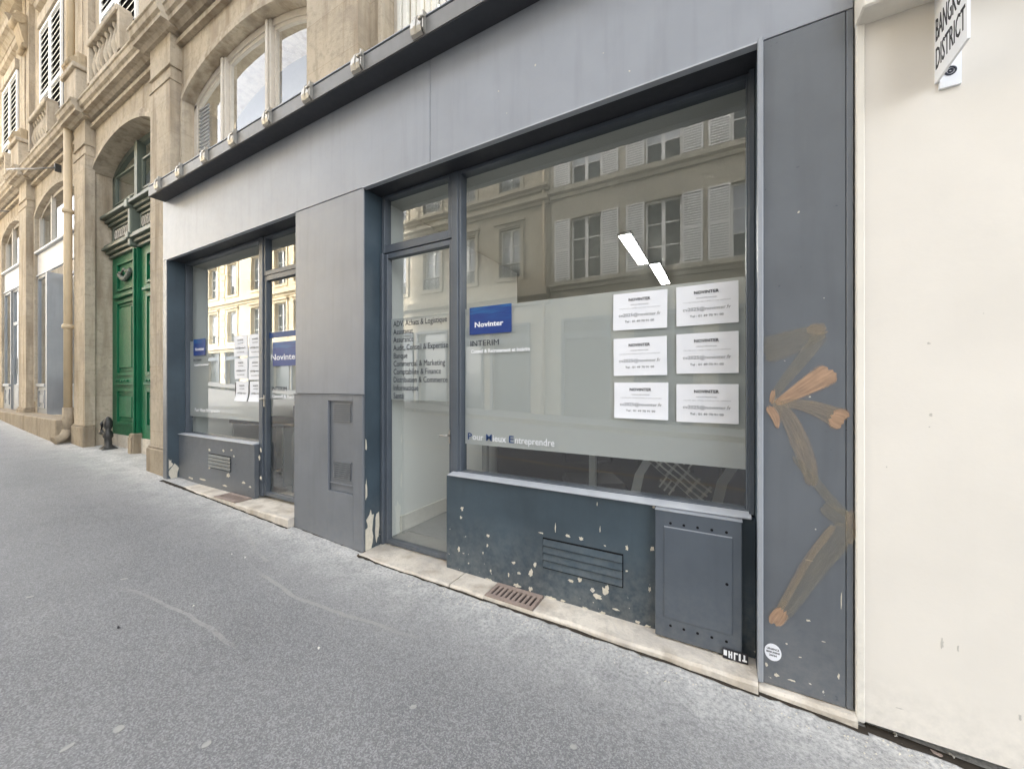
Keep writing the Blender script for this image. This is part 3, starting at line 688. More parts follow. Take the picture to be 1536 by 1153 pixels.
stroke([(1162,606,.025),(1190,591,.06),(1220,573,.088),(1247,556,.10)], M['orange'], lift=5, label='bright orange upper stroke')
stroke([(1172,603,.03),(1205,608,.055),(1235,617,.075),(1266,631,.10)], M['orange_mid'], lift=6)
stroke([(1248,624,.088),(1268,632,.10)], M['orange'], lift=7)
stroke([(1160,598,.035),(1182,626,.065),(1200,662,.075),(1213,700,.065),(1217,728,.04)], M['orange_mid'], lift=8)
stroke([(1153,610,.04),(1163,626,.035),(1166,642,.01)], M['orange'], lift=9)
stroke([(1190,684,.025),(1215,713,.04),(1245,748,.04),(1270,772,.03)], M['olive'], lift=10)
stroke([(1234,757,.06),(1256,774,.07),(1276,778,.07)], M['olive'], lift=11)
stroke([(1275,766,.035),(1276,800,.035),(1272,815,.015)], M['orange_mid'], lift=12)
stroke([(1270,788,.10),(1242,825,.095),(1206,875,.075),(1168,928,.06)], M['olive'], lift=13)
stroke([(1250,788,.03),(1220,826,.03),(1195,866,.03),(1166,918,.03)], M['orange_mid'], lift=14)
stroke([(1174,914,.06),(1160,934,.065)], M['orange'], lift=15)
# round sticker and small band sticker
rs = thing('round_sticker', (.193, F-.001, .235), 'round white sticker with black print low on the right-hand pier', 'sticker')
m = MB(); n = 28
x0, z0 = .1935, .273
m.v = [(x0+.031*math.cos(2*math.pi*i/n), F-.0015, z0+.037*math.sin(2*math.pi*i/n)) for i in range(n)] + [(x0+.031*math.cos(2*math.pi*i/n), F+.0005, z0+.037*math.sin(2*math.pi*i/n)) for i in range(n)]
m.f.append(tuple(range(n))); m.mi.append(0); m.sm.append(False)
for i in range(n): m.f.append((i, n+i, n+(i+1) % n, (i+1) % n)); m.mi.append(0); m.sm.append(False)
m.build('sticker_sheet', M['paper'], rs)
text('print', 'URGENCE', M['ink'], rs, x0, z0+.010, F-.0018, .008, .045, 'CENTER', .0001, .0004)
text('print', 'SERRURERIE', M['ink'], rs, x0, z0-.003, F-.0018, .007, .05, 'CENTER', .0001, .0004)
text('print', '24/24', M['ink'], rs, x0, z0-.017, F-.0018, .008, .028, 'CENTER', .0001, .0004)
ss = thing('torn_sticker', (.05, 2.06, .15), 'small torn black and white sticker at the foot of the service cupboard', 'sticker')
MB().box(.0, .104, 2.072, 2.075, .150, .197).build('sticker_sheet', M['ink'], ss)
m = MB()
for i, (a, b, c_, d_) in enumerate([(.004, .018, .165, .19), (.024, .030, .158, .19), (.034, .040, .158, .19), (.030, .036, .172, .178), (.046, .052, .155, .19), (.052, .062, .183, .19), (.066, .074, .158, .19), (.080, .099, .160, .168), (.085, .092, .168, .19)]):
    m.box(a, b, 2.0705, 2.0718, c_, d_)
m.build('sticker_print', M['vwhite'], ss)

# ------------------------------------------------------------------ THE STONE BUILDING
SW, SP = 2.20, 2.08         # wall face and pilaster face
stb = thing('stone_building', (-9, SW, .3), 'long ornate yellow limestone building with arched bays, cornice and balustrades', 'building')
SB = 1.2                    # wall thickness region behind
bays = [(-2.40, .60), (-5.96, -3.34), (-9.31, -6.76), (-12.97, -10.2), (-16.15, -13.95), (-19.8, -17.3)]
edges = [.62, -2.9, -6.37, -9.57, -13.42, -17.0, -20.5]
SPR, RISE = 5.03, .33
def arch_z(u): # u in 0..1 across, segmental crown
    return SPR + RISE*(1-(2*u-1)**2)**.75 if 0 < u < 1 else SPR
wall = MB()
for i, (o0, o1) in enumerate(bays):
    e1, e0 = edges[i], edges[i+1]
    zb = {0: 3.79, 1: 3.79}.get(i, -.2)
    wall.box(e0, o0, SW, SW+.6, zb, 5.88); wall.box(o1, e1, SW, SW+.6, zb, 5.88)
    n = 18
    for k in range(n):
        ua, ub = k/n, (k+1)/n; xa, xb = o0+(o1-o0)*ua, o0+(o1-o0)*ub; za, zb_ = arch_z(ua), arch_z(ub)
        wall.poly([(xa, SW, za), (xb, SW, zb_), (xb, SW, 5.88), (xa, SW, 5.88)]); wall.poly([(xa, SW, za), (xa, SW+.6, za), (xb, SW+.6, zb_), (xb, SW, zb_)])
    wall.poly([(o0, SW+.6, SPR), (o1, SW+.6, SPR), (o1, SW+.6, 5.88), (o0, SW+.6, 5.88)])
wall.build('wall', M['stone'], stb)
# archivolt mouldings
for i, (o0, o1) in enumerate(bays):
    m = MB(); n = 20; prof = [(.0, .0), (-.035, .0), (-.035, .05), (-.018, .065), (-.018, .12), (.0, .13)]
    cen = (o0+o1)/2; rows = []
    for k in range(n+1):
        u = k/n; x = o0+(o1-o0)*u; z = arch_z(u)
        du = 1e-3; dx = (o1-o0)*2*du; dz = arch_z(min(1, u+du))-arch_z(max(0, u-du)); d = Vector((dx, dz)).normalized(); nn = Vector((-d.y, d.x))
        if k in (0, n): nn = Vector((-.5 if k == 0 else .5, .8)).normalized()
        rows.append([(x+nn.x*b, SW+a, z+nn.y*b) for a, b in prof])
    for k in range(n):
        for j in range(len(prof)-1): m.poly([rows[k][j], rows[k+1][j], rows[k+1][j+1], rows[k][j+1]])
    # jamb mouldings run down from the arch
    zb = 3.82 if i < 2 else gx(o0)
    for xx, s in ((o0, -1), (o1, 1)):
        m.box(xx, xx+s*.045, SW-.03, SW-.0005, zb+(.0 if i < 2 else .5), SPR)
    m.build('archivolt', M['stone_p'], stb)
# pilasters
pil = [(-3.25, -2.575), (-6.63, -6.035), (-9.83, -9.265), (-13.72, -13.10), (-17.3, -16.7)]
for i, (a, b) in enumerate(pil):
    zb = 3.82 if i == 0 else gx(b)-.1
    m = MB(); m.box(a, b, SP, SW, zb, 5.27)
    m.box(a-.012, b+.012, SP-.012, SW, 5.27, 5.285).box(a+.01, b-.01, SP+.01, SW, 5.285, 5.44).box(a-.014, b+.014, SP-.014, SW, 5.44, 5.455).box(a, b, SP, SW, 5.455, 5.86)
    p_ = m.build('pilaster', M['stone'], stb)
    if i > 0:
        zt = gx(b)+.33
        MB().box(a-.03, b+.03, SP-.035, SW, zb, zt, 0, .012).box(a-.018, b+.018, SP-.02, SW, zt, zt+.03, 0, .01).build('plinth', M['plinth'], p_)
# jamb steps between the pilaster and the arched openings (right side of each far pilaster)
# cornice
cor = MB()
def corn(m, x0, x1, yo):
    z = 5.88
    m.profx(x0, x1, [(SW+.3, z), (SW-.02, z), (SW-.02, z-.03), (yo+.10, z-.03), (yo+.06, z), (yo+.0, z+.0), (yo, z+.055), (yo-.03, z+.075), (yo-.045, z+.14), (yo-.06, z+.15), (yo-.06, z+.175), (yo, z+.19), (SW+.3, z+.20)])
prev = -20.5
xs = []
cur = .62
for (a, b) in pil:
    corn(cor, b+.13, cur, 2.02); corn(cor, a-.13, b+.13, 1.945); cur = a-.13
corn(cor, -20.5, cur, 2.02)
cor.build('cornice', M['stone_p'], stb)
m = MB(); m.box(-20.5, .6, SW-.06, SW-.002, 5.74, 5.80).build('frieze_moulding', M['stone_p'], stb)
# upper storey wall with window openings
ups = [(-4.66, .75), (-8.02, .75), (-11.58, .75), (-15.0, .75), (-18.6, .75), (-.95, .75)]
uw = MB(); Z0, Z1_ = 6.06, 22.0
xsu = sorted([(c-h, c+h) for c, h in ups]); cur = -20.5
for a, b in xsu:
    uw.box(cur, a, SW, SW+.5, Z0, Z1_); cur = b
    uw.box(a, b, SW, SW+.5, Z0, 6.2); uw.box(a, b, SW, SW+.5, 8.75, Z1_)
uw.box(cur, .62, SW, SW+.5, Z0, Z1_)
uw.build('upper_wall', M['stone'], stb)
for (a, b) in pil:
    m = MB(); m.box(a+.02, a+.24, 2.12, SW, 6.06, 10.2).box(b-.24, b-.02, 2.12, SW, 6.06, 10.2).box(a+.24, b-.24, 2.155, SW, 6.06, 10.2)
    up_ = m.build('upper_pilaster', M['stone'], stb)
    # pedestal and scrolled console at the cornice
    MB().box(a-.02, b+.02, 1.97, 2.12, 6.075, 6.62, 0, .01).box(a-.06, b+.06, 1.93, 2.12, 6.62, 6.70, 0, .01).build('pedestal', M['stone_p'], up_)
    MB().tube([(a+.06, 2.02, 6.78), (b-.06, 2.02, 6.78)], .085, 14).tube([(a+.09, 1.965, 6.80), (b-.09, 1.965, 6.80)], .05, 12).box(a+.04, b-.04, 2.0, 2.12, 6.7, 6.95, 0, .02).build('scroll', M['stone_c'], up_)
    MB().profx(a+.10, b-.10, [(SW, 8.6), (2.10, 8.75), (2.03, 9.0), (1.97, 9.3), (1.95, 9.45), (SW, 9.45)]).tube([(a+.08, 2.0, 9.3), (b-.08, 2.0, 9.3)], .09, 12).tube([(a+.08, 2.08, 8.78), (b-.08, 2.08, 8.78)], .05, 10).build('console', M['stone_c'], up_)
# balcony balustrades between the pedestals
balm = MB(); prof = [(.035, 0), (.05, .03), (.05, .05), (.028, .08), (.055, .17), (.06, .22), (.03, .38), (.025, .42), (.045, .45), (.045, .5)]
proto = None
for c, h in ups[:4] + [ups[5]]:
    a, b = c-.58, c+.58
    r_ = MB().box(a, b, 1.975, 2.115, 6.075, 6.135, 0, .008).box(a-.04, b+.04, 1.955, 2.125, 6.685, 6.775, 0, .012).box(a-.10, a, 1.975, 2.115, 6.135, 6.685).box(b, b+.10, 1.975, 2.115, 6.135, 6.685).build('balustrade', M['stone_p'], stb)
    for k in range(7):
        x = a+.09+k*(1.16-.18)/6
        MB().lathe(x, 2.045, [(rr, 6.135+z*1.1) for rr, z in prof], 10).build('baluster', M['stone_p'], r_)
# window casings, hoods and shutters upstairs
for c, h in ups:
    m = MB(); m.box(c-h-.22, c-h, 2.165, SW, 6.1, 8.97).box(c+h, c+h+.22, 2.165, SW, 6.1, 8.97).box(c-h, c+h, 2.10, SW, 8.75, 8.97)
    uwn = m.build('upper_window', M['stone_p'], stb)
    MB().profx(c-h-.38, c+h+.38, [(SW, 9.42), (2.09, 9.42), (2.02, 9.5), (1.96, 9.52), (1.94, 9.60), (1.90, 9.64), (1.92, 9.68), (SW, 9.78)]).profx(c-h-.3, c+h+.3, [(SW, 9.30), (2.12, 9.33), (2.10, 9.42), (SW, 9.42)]).build('hood', M['stone_p'], uwn)
    MB().box(c-h, c+h, 2.45, 2.46, 6.2, 8.75).build('pane', M['dark'], uwn)
    for s in (-1, 1):
        x0, x1 = (c-h+.01, c-.02) if s < 0 else (c+.02, c+h-.01)
        m = frame_rect(MB(), x0, x1, 6.22, 8.72, .055, 2.125, 2.16); m.box(x0+.055, x1-.055, 2.128, 2.158, 7.28, 7.36)
        m.box(x0+.05, x1-.05, 2.154, 2.159, 6.26, 8.68, 1)
        for k in range(19):
            z = 6.32+k*.125
            if 7.25 < z < 7.37 or z > 8.64: continue
            m.profx(x0+.055, x1-.055, [(2.128, z), (2.132, z-.012), (2.153, z+.040), (2.149, z+.052)])
        m.build('shutter', [M['white_bright'], M['dark']], uwn)
# second-floor balcony slab over the far bays
MB().box(-20.5, -9.3, 1.45, SW, 10.20, 10.42).profx(-20.5, -9.35, [(SW, 10.0), (2.05, 10.05), (1.95, 10.19), (SW, 10.199)]).box(-20.5, -9.4, 1.47, 1.52, 10.42, 11.2).build('balcony', M['stone_p'], stb)
# ---- arched window above the fascia (bays 0 and 1)
def arch_frame(o0, o1, zb, Y, w, d, mulls, mat, name='arched_window', glass='glass_up', inset=.0):
    m = MB(); n = 22
    m.box(o0, o0+w, Y, Y+d, zb, SPR+.0); m.box(o1-w, o1, Y, Y+d, zb, SPR+.0); m.box(o0+w, o1-w, Y+.002, Y+d-.002, zb, zb+w)
    for k in range(n):
        ua, ub = k/n, (k+1)/n; xa, xb = o0+(o1-o0)*ua, o0+(o1-o0)*ub; za, zb_ = arch_z(ua), arch_z(ub)
        m.poly([(xa, Y, za), (xb, Y, zb_), (xb, Y, zb_-w), (xa, Y, za-w)]); m.poly([(xa, Y, za-w), (xb, Y, zb_-w), (xb, Y+d, zb_-w), (xa, Y+d, za-w)])
    for mx in mulls:
        u = (mx-o0)/(o1-o0); m.box(mx-.05, mx+.05, Y-.025, Y+d, zb+w, arch_z(u)-.01, 0, .006)
        m.box(mx-.02, mx+.02, Y-.045, Y-.025, zb+w, arch_z(u)-.02, 0, .004)
    # slim casement frames inside each light
    xs = [o0+w] + [q for mx in mulls for q in (mx-.05, mx+.05)] + [o1-w]
    for a, b in zip(xs[::2], xs[1::2]):
        s = .035
        for xx in ((a, a+s), (b-s, b)):
            u = (sum(xx)/2-o0)/(o1-o0); m.box(xx[0], xx[1], Y+.015, Y+d-.01, zb+w, arch_z(u)-w)
        k2 = 8
        for k in range(k2):
            xa, xb = a+s+(b-a-2*s)*k/k2, a+s+(b-a-2*s)*(k+1)/k2
            za, zb_ = arch_z((xa-o0)/(o1-o0))-w, arch_z((xb-o0)/(o1-o0))-w
            m.poly([(xa, Y+.015, za+.01), (xb, Y+.015, zb_+.01), (xb, Y+.015, zb_-.04), (xa, Y+.015, za-.04)]); m.poly([(xa, Y+.015, za-.04), (xb, Y+.015, zb_-.04), (xb, Y+.05, zb_-.04), (xa, Y+.05, za-.04)])
    o = m.build(name, mat, stb, fix=False)
    g_ = MB(); Yg = Y+.035
    for k in range(n):
        ua, ub = k/n, (k+1)/n; xa, xb = o0+(o1-o0)*ua, o0+(o1-o0)*ub
        g_.poly([(xa, Yg, zb), (xb, Yg, zb), (xb, Yg, arch_z(ub)-.01), (xa, Yg, arch_z(ua)-.01)])
    g_.build('pane', M[glass], o, fix=False)
    return o
a1 = arch_frame(-5.96, -3.34, 3.83, 2.30, .07, .06, (-5.17, -4.23), M['white_frame'])
MB().box(-5.9, -3.4, 2.75, 2.76, 3.85, 5.85).build('curtain', M['curtain'], a1)
# slatted folding shutter behind the glass of the left light, small metal box at the foot of the right light
m = MB()
for k in range(22): m.box(-5.88, -5.62, 2.315, 2.33, 3.95+k*.047, 3.975+k*.047)
m.build('blind', M['shopgrey'], a1)
a0 = arch_frame(-2.40, .60, 3.83, 2.30, .07, .06, (-1.6, -.6), M['white_frame'])
m = MB()
for k in range(14): m.box(-2.33+k*.075, -2.33+k*.075+.045, 2.262-.012*(k % 2), 2.285, 3.86, 5.02, 0, .004)
m.build('folded_shutter', M['white'], a0)
MB().box(-2.3, .5, 2.75, 2.76, 3.85, 5.85).build('curtain', M['curtain'], a0)
MB().box(-3.86, -3.72, 2.05, 2.17, 3.82, 3.90, 0, .01).build('vent_box', M['gutter'], a1)

# ---- carriage doorway
cdoor = MB(); DY = 2.42; d0, d1 = -9.31, -6.76; DM = -8.12
# stone threshold and backing
cd_ = MB().box(d0, DM-.045, DY, DY+.06, .60, 3.62).box(DM+.045, d1, DY, DY+.06, .60, 3.62).build('carriage_door', M['green'], stb)
def panel(m, x0, x1, z0, z1, Y, fr=.045, dep=.03):
    frame_rect(m, x0, x1, z0, z1, fr, Y-dep, Y); frame_rect(m, x0+fr+.03, x1-fr-.03, z0+fr+.03, z1-fr-.03, .02, Y-dep*.5, Y)
    m.box(x0+fr+.07, x1-fr-.07, Y-dep*.8, Y, z0+fr+.08, z1-fr-.08, 0, .015)
for x0, x1 in ((d0, DM-.045), (DM+.045, d1)):
    m = MB()
    panel(m, x0+.28, x1-.10, 1.60, 2.85, DY); panel(m, x0+.28, x1-.10, .78, 1.38, DY)
    frame_rect(m, x0+.28, x1-.10, 3.02, 3.50, .04, DY-.03, DY)
    m.box(x0+.20, x1-.06, DY-.055, DY, 2.90, 2.955, 0, .01).box(x0+.24, x1-.08, DY-.04, DY, 2.95, 2.98, 0, .01)
    m.box(x0+.22, x1-.07, DY-.045, DY, 1.44, 1.475, 0, .008).box(x0+.26, x1-.09, DY-.03, DY, 1.475, 1.55, 0, .008)
    for k in range(5): m.tube([(x0+.34+k*.11, DY-.045, 1.51), (x0+.39+k*.11, DY-.045, 1.51)], .016, 8)
    m.build('leaf_moulding', M['green'], cd_)
    # carved swag in the top panel
    m = MB(); cx = (x0+.28+x1-.10)/2
    for k in range(9):
        a = k/8; m.lathe(cx-.22+a*.44, DY-.03, [(.004, 3.24-.09*math.sin(a*math.pi)), (.035, 3.26-.09*math.sin(a*math.pi)), (.035, 3.30-.09*math.sin(a*math.pi)), (.004, 3.33-.09*math.sin(a*math.pi))], 8)
    m.tube([(cx-.24, DY-.03, 3.33), (cx-.1, DY-.04, 3.30), (cx, DY-.04, 3.36), (cx+.1, DY-.04, 3.30), (cx+.24, DY-.03, 3.33)], .018, 8)
    m.build('carving', M['greygreen'], cd_)
    MB().box(x0+.02, x1-.01, DY-.012, DY-.001, gx(x0)-.02, .60).build('kick_plate', M['marble'], cd_)
MB().box(DM-.045, DM+.045, DY-.05, DY+.06, .60, 3.62, 0, .01).box(DM-.02, DM+.02, DY-.08, DY-.05, .62, 3.6, 0, .008).build('meeting_stile', M['green'], cd_)
MB().box(DM-.085, DM+.085, DY-.11, DY+.04, .25, .68, 0, .02).box(DM-.06, DM+.06, DY-.125, DY-.11, .30, .62, 0, .004).build('stop_block', M['plinth'], cd_)
m = MB()   # transom with two stepped cornices and a fretwork band
for z, o in ((3.62, .05), (3.68, .09), (3.73, .14), (3.78, .11)): m.box(d0, d1, DY-o, DY+.06, z, z+.047, 0, .006)
m.box(d0, d1, DY-.01, DY+.06, 3.83, 4.16)
frame_rect(m, d0+.16, DM-.12, 3.87, 4.13, .03, DY-.035, DY-.01); frame_rect(m, DM+.12, d1-.16, 3.87, 4.13, .03, DY-.035, DY-.01)
for z, o in ((4.16, .06), (4.21, .10), (4.26, .16), (4.31, .12)): m.box(d0, d1, DY-o, DY+.06, z, z+.047, 0, .006)
m.box(DM-.05, DM+.05, DY-.13, DY, 3.62, 4.40, 0, .015).box(DM-.065, DM+.065, DY-.17, DY, 4.21, 4.33, 0, .01).box(DM-.065, DM+.065, DY-.16, DY, 3.73, 3.82, 0, .01)
m.build('transom', M['greygreen'], cd_)
m = MB()
for k in range(10):
    x = d0+.24+k*.088; c_ = 4.0
    m.tube([(x+.034*math.cos(t_*math.pi/5), DY-.022, c_+.075*math.sin(t_*math.pi/5)) for t_ in range(11)], .009, 6, cap=False)
    x = DM+.20+k*.1
    m.tube([(x+.034*math.cos(t_*math.pi/5), DY-.022, c_+.075*math.sin(t_*math.pi/5)) for t_ in range(11)], .009, 6, cap=False)
m.build('fretwork', M['white_frame'], cd_)
fan = MB(); n = 20      # glazed tympanum
for k in range(n):
    ua, ub = k/n, (k+1)/n; xa, xb = d0+(d1-d0)*ua, d0+(d1-d0)*ub; za, zb_ = arch_z(ua), arch_z(ub)
    fan.poly([(xa, DY, za), (xb, DY, zb_), (xb, DY, zb_-.09), (xa, DY, za-.09)]); fan.poly([(xa, DY, za-.09), (xb, DY, zb_-.09), (xb, DY+.06, zb_-.09), (xa, DY+.06, za-.09)])
fan.box(d0, d0+.09, DY, DY+.06, 4.36, SPR).box(d1-.09, d1, DY, DY+.06, 4.36, SPR).box(DM-.055, DM+.055, DY-.05, DY+.06, 4.36, 5.3).box(d0+.09, d1-.09, DY-.015, DY+.05, 4.36, 4.50)
for mx in (-8.6, -7.6): fan.box(mx-.0, mx+.03, DY, DY+.05, 4.5, 5.2) if mx > -8 else None
frame_rect(fan, d0+.14, DM-.09, 4.53, 5.02, .03, DY-.006, DY+.03); frame_rect(fan, DM+.09, d1-.14, 4.53, 5.02, .03, DY-.006, DY+.03)
fo = fan.build('fanlight', M['greygreen'], cd_)
g_ = MB()
for k in range(n):
    ua, ub = k/n, (k+1)/n; xa, xb = d0+(d1-d0)*ua, d0+(d1-d0)*ub
    g_.poly([(xa, DY+.03, 4.4), (xb, DY+.03, 4.4), (xb, DY+.03, arch_z(ub)-.02), (xa, DY+.03, arch_z(ua)-.02)])
g_.build('pane', M['glass_up'], fo, fix=False)
MB().box(d0, d1, 2.78, 2.79, 3.6, 5.8).build('backing', M['curtain'], fo)  # pale sheet stands in for the sky reflection missing from these panes
# stone blocks closing the ground floor behind the openings
# ---- neighbouring small shopfronts in bays 3 and 4
def small_shop(x0, x1, label, recess):
    s_ = thing('neighbour_shopfront', ((x0+x1)/2, SW, .85), label, 'shopfront', 'small pale shopfronts further up the street')
    Y = 2.215; zb = .82
    MB().box(x0, x1, Y, Y+.05, 3.80, 4.25, 0, .004).box(x0-.01, x1+.01, Y-.05, Y+.04, 4.25, 4.30, 0, .008).box(x0, x1, Y-.02, Y, 3.77, 3.80).build('fascia', M['shoppale'], s_)
    m = MB(); n_ = 22
    for k in range(16):
        ua, ub = k/16, (k+1)/16; xa, xb = x0+(x1-x0)*ua, x0+(x1-x0)*ub; w = .07
        za, zb_ = arch_z(ua), arch_z(ub)
        m.poly([(xa, Y+.04, za), (xb, Y+.04, zb_), (xb, Y+.04, zb_-w), (xa, Y+.04, za-w)])
    for mx in (x0+.035, (x0*2+x1)/3, (x0+x1*2)/3, x1-.035): m.box(mx-.03, mx+.03, Y+.02, Y+.08, 4.3, arch_z((mx-x0)/(x1-x0))-.01)
    af = m.build('arched_light', M['white_frame'], s_, fix=False)
    MB().box(x0, x1, Y+.06, Y+.066, 4.3, 5.03).build('pane', M['glass_up'], af)
    MB().box(x0, x1, Y+.4, Y+.41, 4.3, 5.9).build('curtain', M['curtain'], af)
    xr = x0 + (.72 if recess else (x1-x0)*.33)
    def front(a, b, Yf, nm):
        f_ = frame_rect(MB(), a, b, zb, 3.77, .06, Yf, Yf+.05, .08, .06).build(nm, M['shopgrey'], s_)
        MB().box(a+.06, b-.06, Yf+.02, Yf+.026, 1.47, 3.71).build('glass', M['glass_up'], f_)
        m_ = MB().box(a+.06, b-.06, Yf+.005, Yf+.045, .90, 1.40); panel(m_, a+.12, b-.12, .95, 1.34, Yf+.005, .03, .02); m_.box(a+.03, b-.03, Yf-.03, Yf+.045, 1.40, 1.47, 0, .008); m_.build('stall_riser', M['shopgrey'], f_)
    if recess:
        front(x0, xr, Y, 'side_window'); bx('reveal', M['shopgrey'], s_, xr, xr+.10, Y-.02, 2.50, zb, 3.77); front(xr+.10, x1, 2.44, 'shop_window')
    else:
        front(x0, xr, Y, 'side_window'); front(xr+.72, x1, Y, 'shop_window')
        f_ = frame_rect(MB(), xr, xr+.72, zb, 3.77, .05, Y+.03, Y+.08, .08, .05); f_.box(xr+.05, xr+.67, Y+.03, Y+.08, 2.9, 2.98); f_.box(xr+.13, xr+.16, Y-.02, Y+.03, 1.7, 2.1)
        f_ = f_.build('door', M['shopgrey'], s_); MB().box(xr+.05, xr+.67, Y+.05, Y+.056, 1.45, 3.72).build('glass', M['glass_up'], f_); MB().box(xr+.05, xr+.67, Y+.035, Y+.07, .9, 1.45).build('door_panel', M['shopgrey'], f_)
    MB().box(x0, x1, 3.2, 3.22, .7, 4.2).build('back_wall', M['wall_dark'], s_)
    return s_
small_shop(-12.97, -10.2, 'pale grey shopfront with recessed entrance just left of the downpipe', True)
small_shop(-16.15, -13.95, 'pale grey shopfront with arched light at the far left edge', False)
m = MB().box(-20.5, -9.98, 1.90, 2.21, -.2, .845, 0, .015)
tag(m.build('stone_ledge', M['plinth']), 'raised stone ledge running under the two far shopfronts', 'ledge')
# downpipe
dp = thing('downpipe', (-9.93, 2.03, .5), 'tall cream painted downpipe beside the pilaster of the green doorway', 'pipe')
MB().tube([(-9.93, 2.03, 1.05), (-9.93, 2.03, 5.86)], .052, 14).tube([(-9.92, 2.06, 6.1), (-9.92, 2.06, 12.5)], .052, 14).build('pipe', M['pvc'], dp)
m = MB()
for z in (2.45, 4.45): m.lathe(-9.93, 2.03, [(.054, z-.04), (.072, z-.03), (.072, z+.03), (.054, z+.04)], 14)
for z in (6.9,): m.lathe(-9.92, 2.06, [(.054, z-.04), (.072, z-.03), (.072, z+.03), (.054, z+.04)], 14)
m.build('collar', M['pvc'], dp)
MB().tube([(-9.93, 2.03, .62), (-9.93, 2.03, 1.05)], .066, 14).tube([(-9.93, 2.03, .66), (-9.91, 1.98, .55), (-9.88, 1.86, .50)], .07, 12).build('shoe', M['plinth'], dp)
# iron wheel guard
wg = thing('wheel_guard', (-8.82, 2.22, .42), 'black cast-iron wheel guard at the left jamb of the green doorway', 'wheel guard')
MB().lathe(-8.82, 2.24, [(.085, .36), (.09, .42), (.05, .46), (.045, .56), (.065, .60), (.06, .66), (.035, .70), (.055, .76), (.06, .83), (.035, .90), (.01, .92)], 12).tube([(-8.82, 2.24, .60), (-8.90, 2.18, .66), (-8.93, 2.2, .80), (-8.86, 2.22, .88)], [.02, .035, .03, .015], 8).build('guard_post', M['iron'], wg)
MB().box(-8.92, -8.72, 2.15, 2.34, .34, .42, 0, .02).build('guard_base', M['iron'], wg)
# thin cable sagging from the cornice with its small hook boxes
cb_ = thing('cable', (-12, 1.9, 5.5), 'thin grey cable sagging below the far cornice', 'cable')
MB().tube([(-13.2, 1.84, 5.98), (-12.4, 1.86, 5.78), (-11.7, 1.95, 5.63), (-11.2, 2.12, 5.60)], .014, 6).build('wire', M['gutter'], cb_); MB().tube([(-16.8, 1.84, 5.98), (-15.9, 1.9, 5.75), (-15.0, 2.12, 5.60)], .014, 6).build('wire', M['gutter'], cb_)
MB().box(-11.22, -11.17, 2.12, 2.2, 5.54, 5.68).build('hook_box', M['iron'], cb_)

# ------------------------------------------------------------------ CREAM BUILDING at the right
cr = thing('cream_building', (3, 2.02, .06), 'smooth cream rendered wall at the right with a projecting band', 'building')
bx('wall', M['cream'], cr, .496, 7, 2.012, 2.6, .105, 2.886)
MB().box(.470, .4955, 2.004, 2.5, .10, 2.9, 0, .003).build('edge_strip', M['cream_edge'], cr)
M['scuff'] = plain('grey_scuff', (.52, .49, .44), .9, 0, .1, .15, 60)
for i, (px, py, rx, rz) in enumerate([(1393, 515, .006, .006), (1396, 622, .005, .009), (1394, 640, .003, .003), (1413, 965, .005, .02), (1437, 972, .003, .014), (1530, 1075, .004, .012), (1330, 700, .002, .004), (1475, 470, .002, .002), (1350, 1062, .012, .003)]):
    x, z = at(px, py, 2.012); MB().blob(x, z, rx, rz, 2.012, .0006, 300+i).build('scuff_mark', M['scuff'], cr, fix=False)
bx('plinth_gap', M['dark'], cr, .50, 7, 2.10, 2.5, -.3, .105)
MB().box(.468, 7, 1.915, 2.6, 2.8865, 3.05, 0, .006).box(.468, 7, 1.935, 2.6, 3.05, 22).build('projecting_band', M['cream_edge'], cr)
sg = thing('hanging_sign', (.70, 2.0, 2.54), 'white projecting blade sign with hand-drawn black letters on the cream wall', 'sign')
bl = MB(); bl.box(.694, .702, 1.795, 2.012, 2.572, 3.6).build('blade', M['vwhite'], sg)
MB().box(.704, .760, 2.000, 2.012, 2.545, 3.6).build('wall_plate', M['vwhite'], sg)
text('lettering', 'BANGKOK', M['ink'], sg, 0, 2.722, 2.000, .082, .205, 'LEFT', .0006, .0006, side=.6935)
text('lettering', 'DISTRICT', M['ink'], sg, 0, 2.618, 2.000, .078, .195, 'LEFT', .0006, .0006, side=.6935)
m = MB(); m.tube([(.731+.014*math.cos(i*math.pi/8), 1.9985, 2.60+.014*math.sin(i*math.pi/8)) for i in range(17)], .003, 6, cap=False)
m.tube([(.731+.006*math.cos(i*math.pi/4), 1.9985, 2.60+.006*math.sin(i*math.pi/4)) for i in range(9)], .003, 6, cap=False); m.build('emblem', M['ink_grey'], sg)

# ------------------------------------------------------------------ OFFICE INTERIOR
of = thing('office_room', (-2.5, 4.5, .16), 'plain office room seen through the shop glass', 'room')
bx('room_floor', M['floor_int'], of, -7, .62, 2.29, 9, .10, .16)
MB().box(-7, .62, 2.283, 9, 2.972, 3.05).build('room_ceiling', M['ceil'], of)
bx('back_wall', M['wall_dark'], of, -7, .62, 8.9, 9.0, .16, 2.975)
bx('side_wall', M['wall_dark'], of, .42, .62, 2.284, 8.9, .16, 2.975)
bx('side_wall', M['wall_int'], of, -6.15, -6.03, 2.284, 8.9, .16, 2.975)
bx('inner_lining', M['wall_int'], of, -3.3, -2.46, 2.284, 2.42, .16, 2.97)
pw = MB().box(-2.60, -2.47, 2.43, 4.6, .16, 2.975).build('partition_wall', M['wall_int'], of)
MB().box(-2.4695, -2.455, 2.43, 4.6, .1605, .30, 0, .003).build('skirting', M['white'], pw)
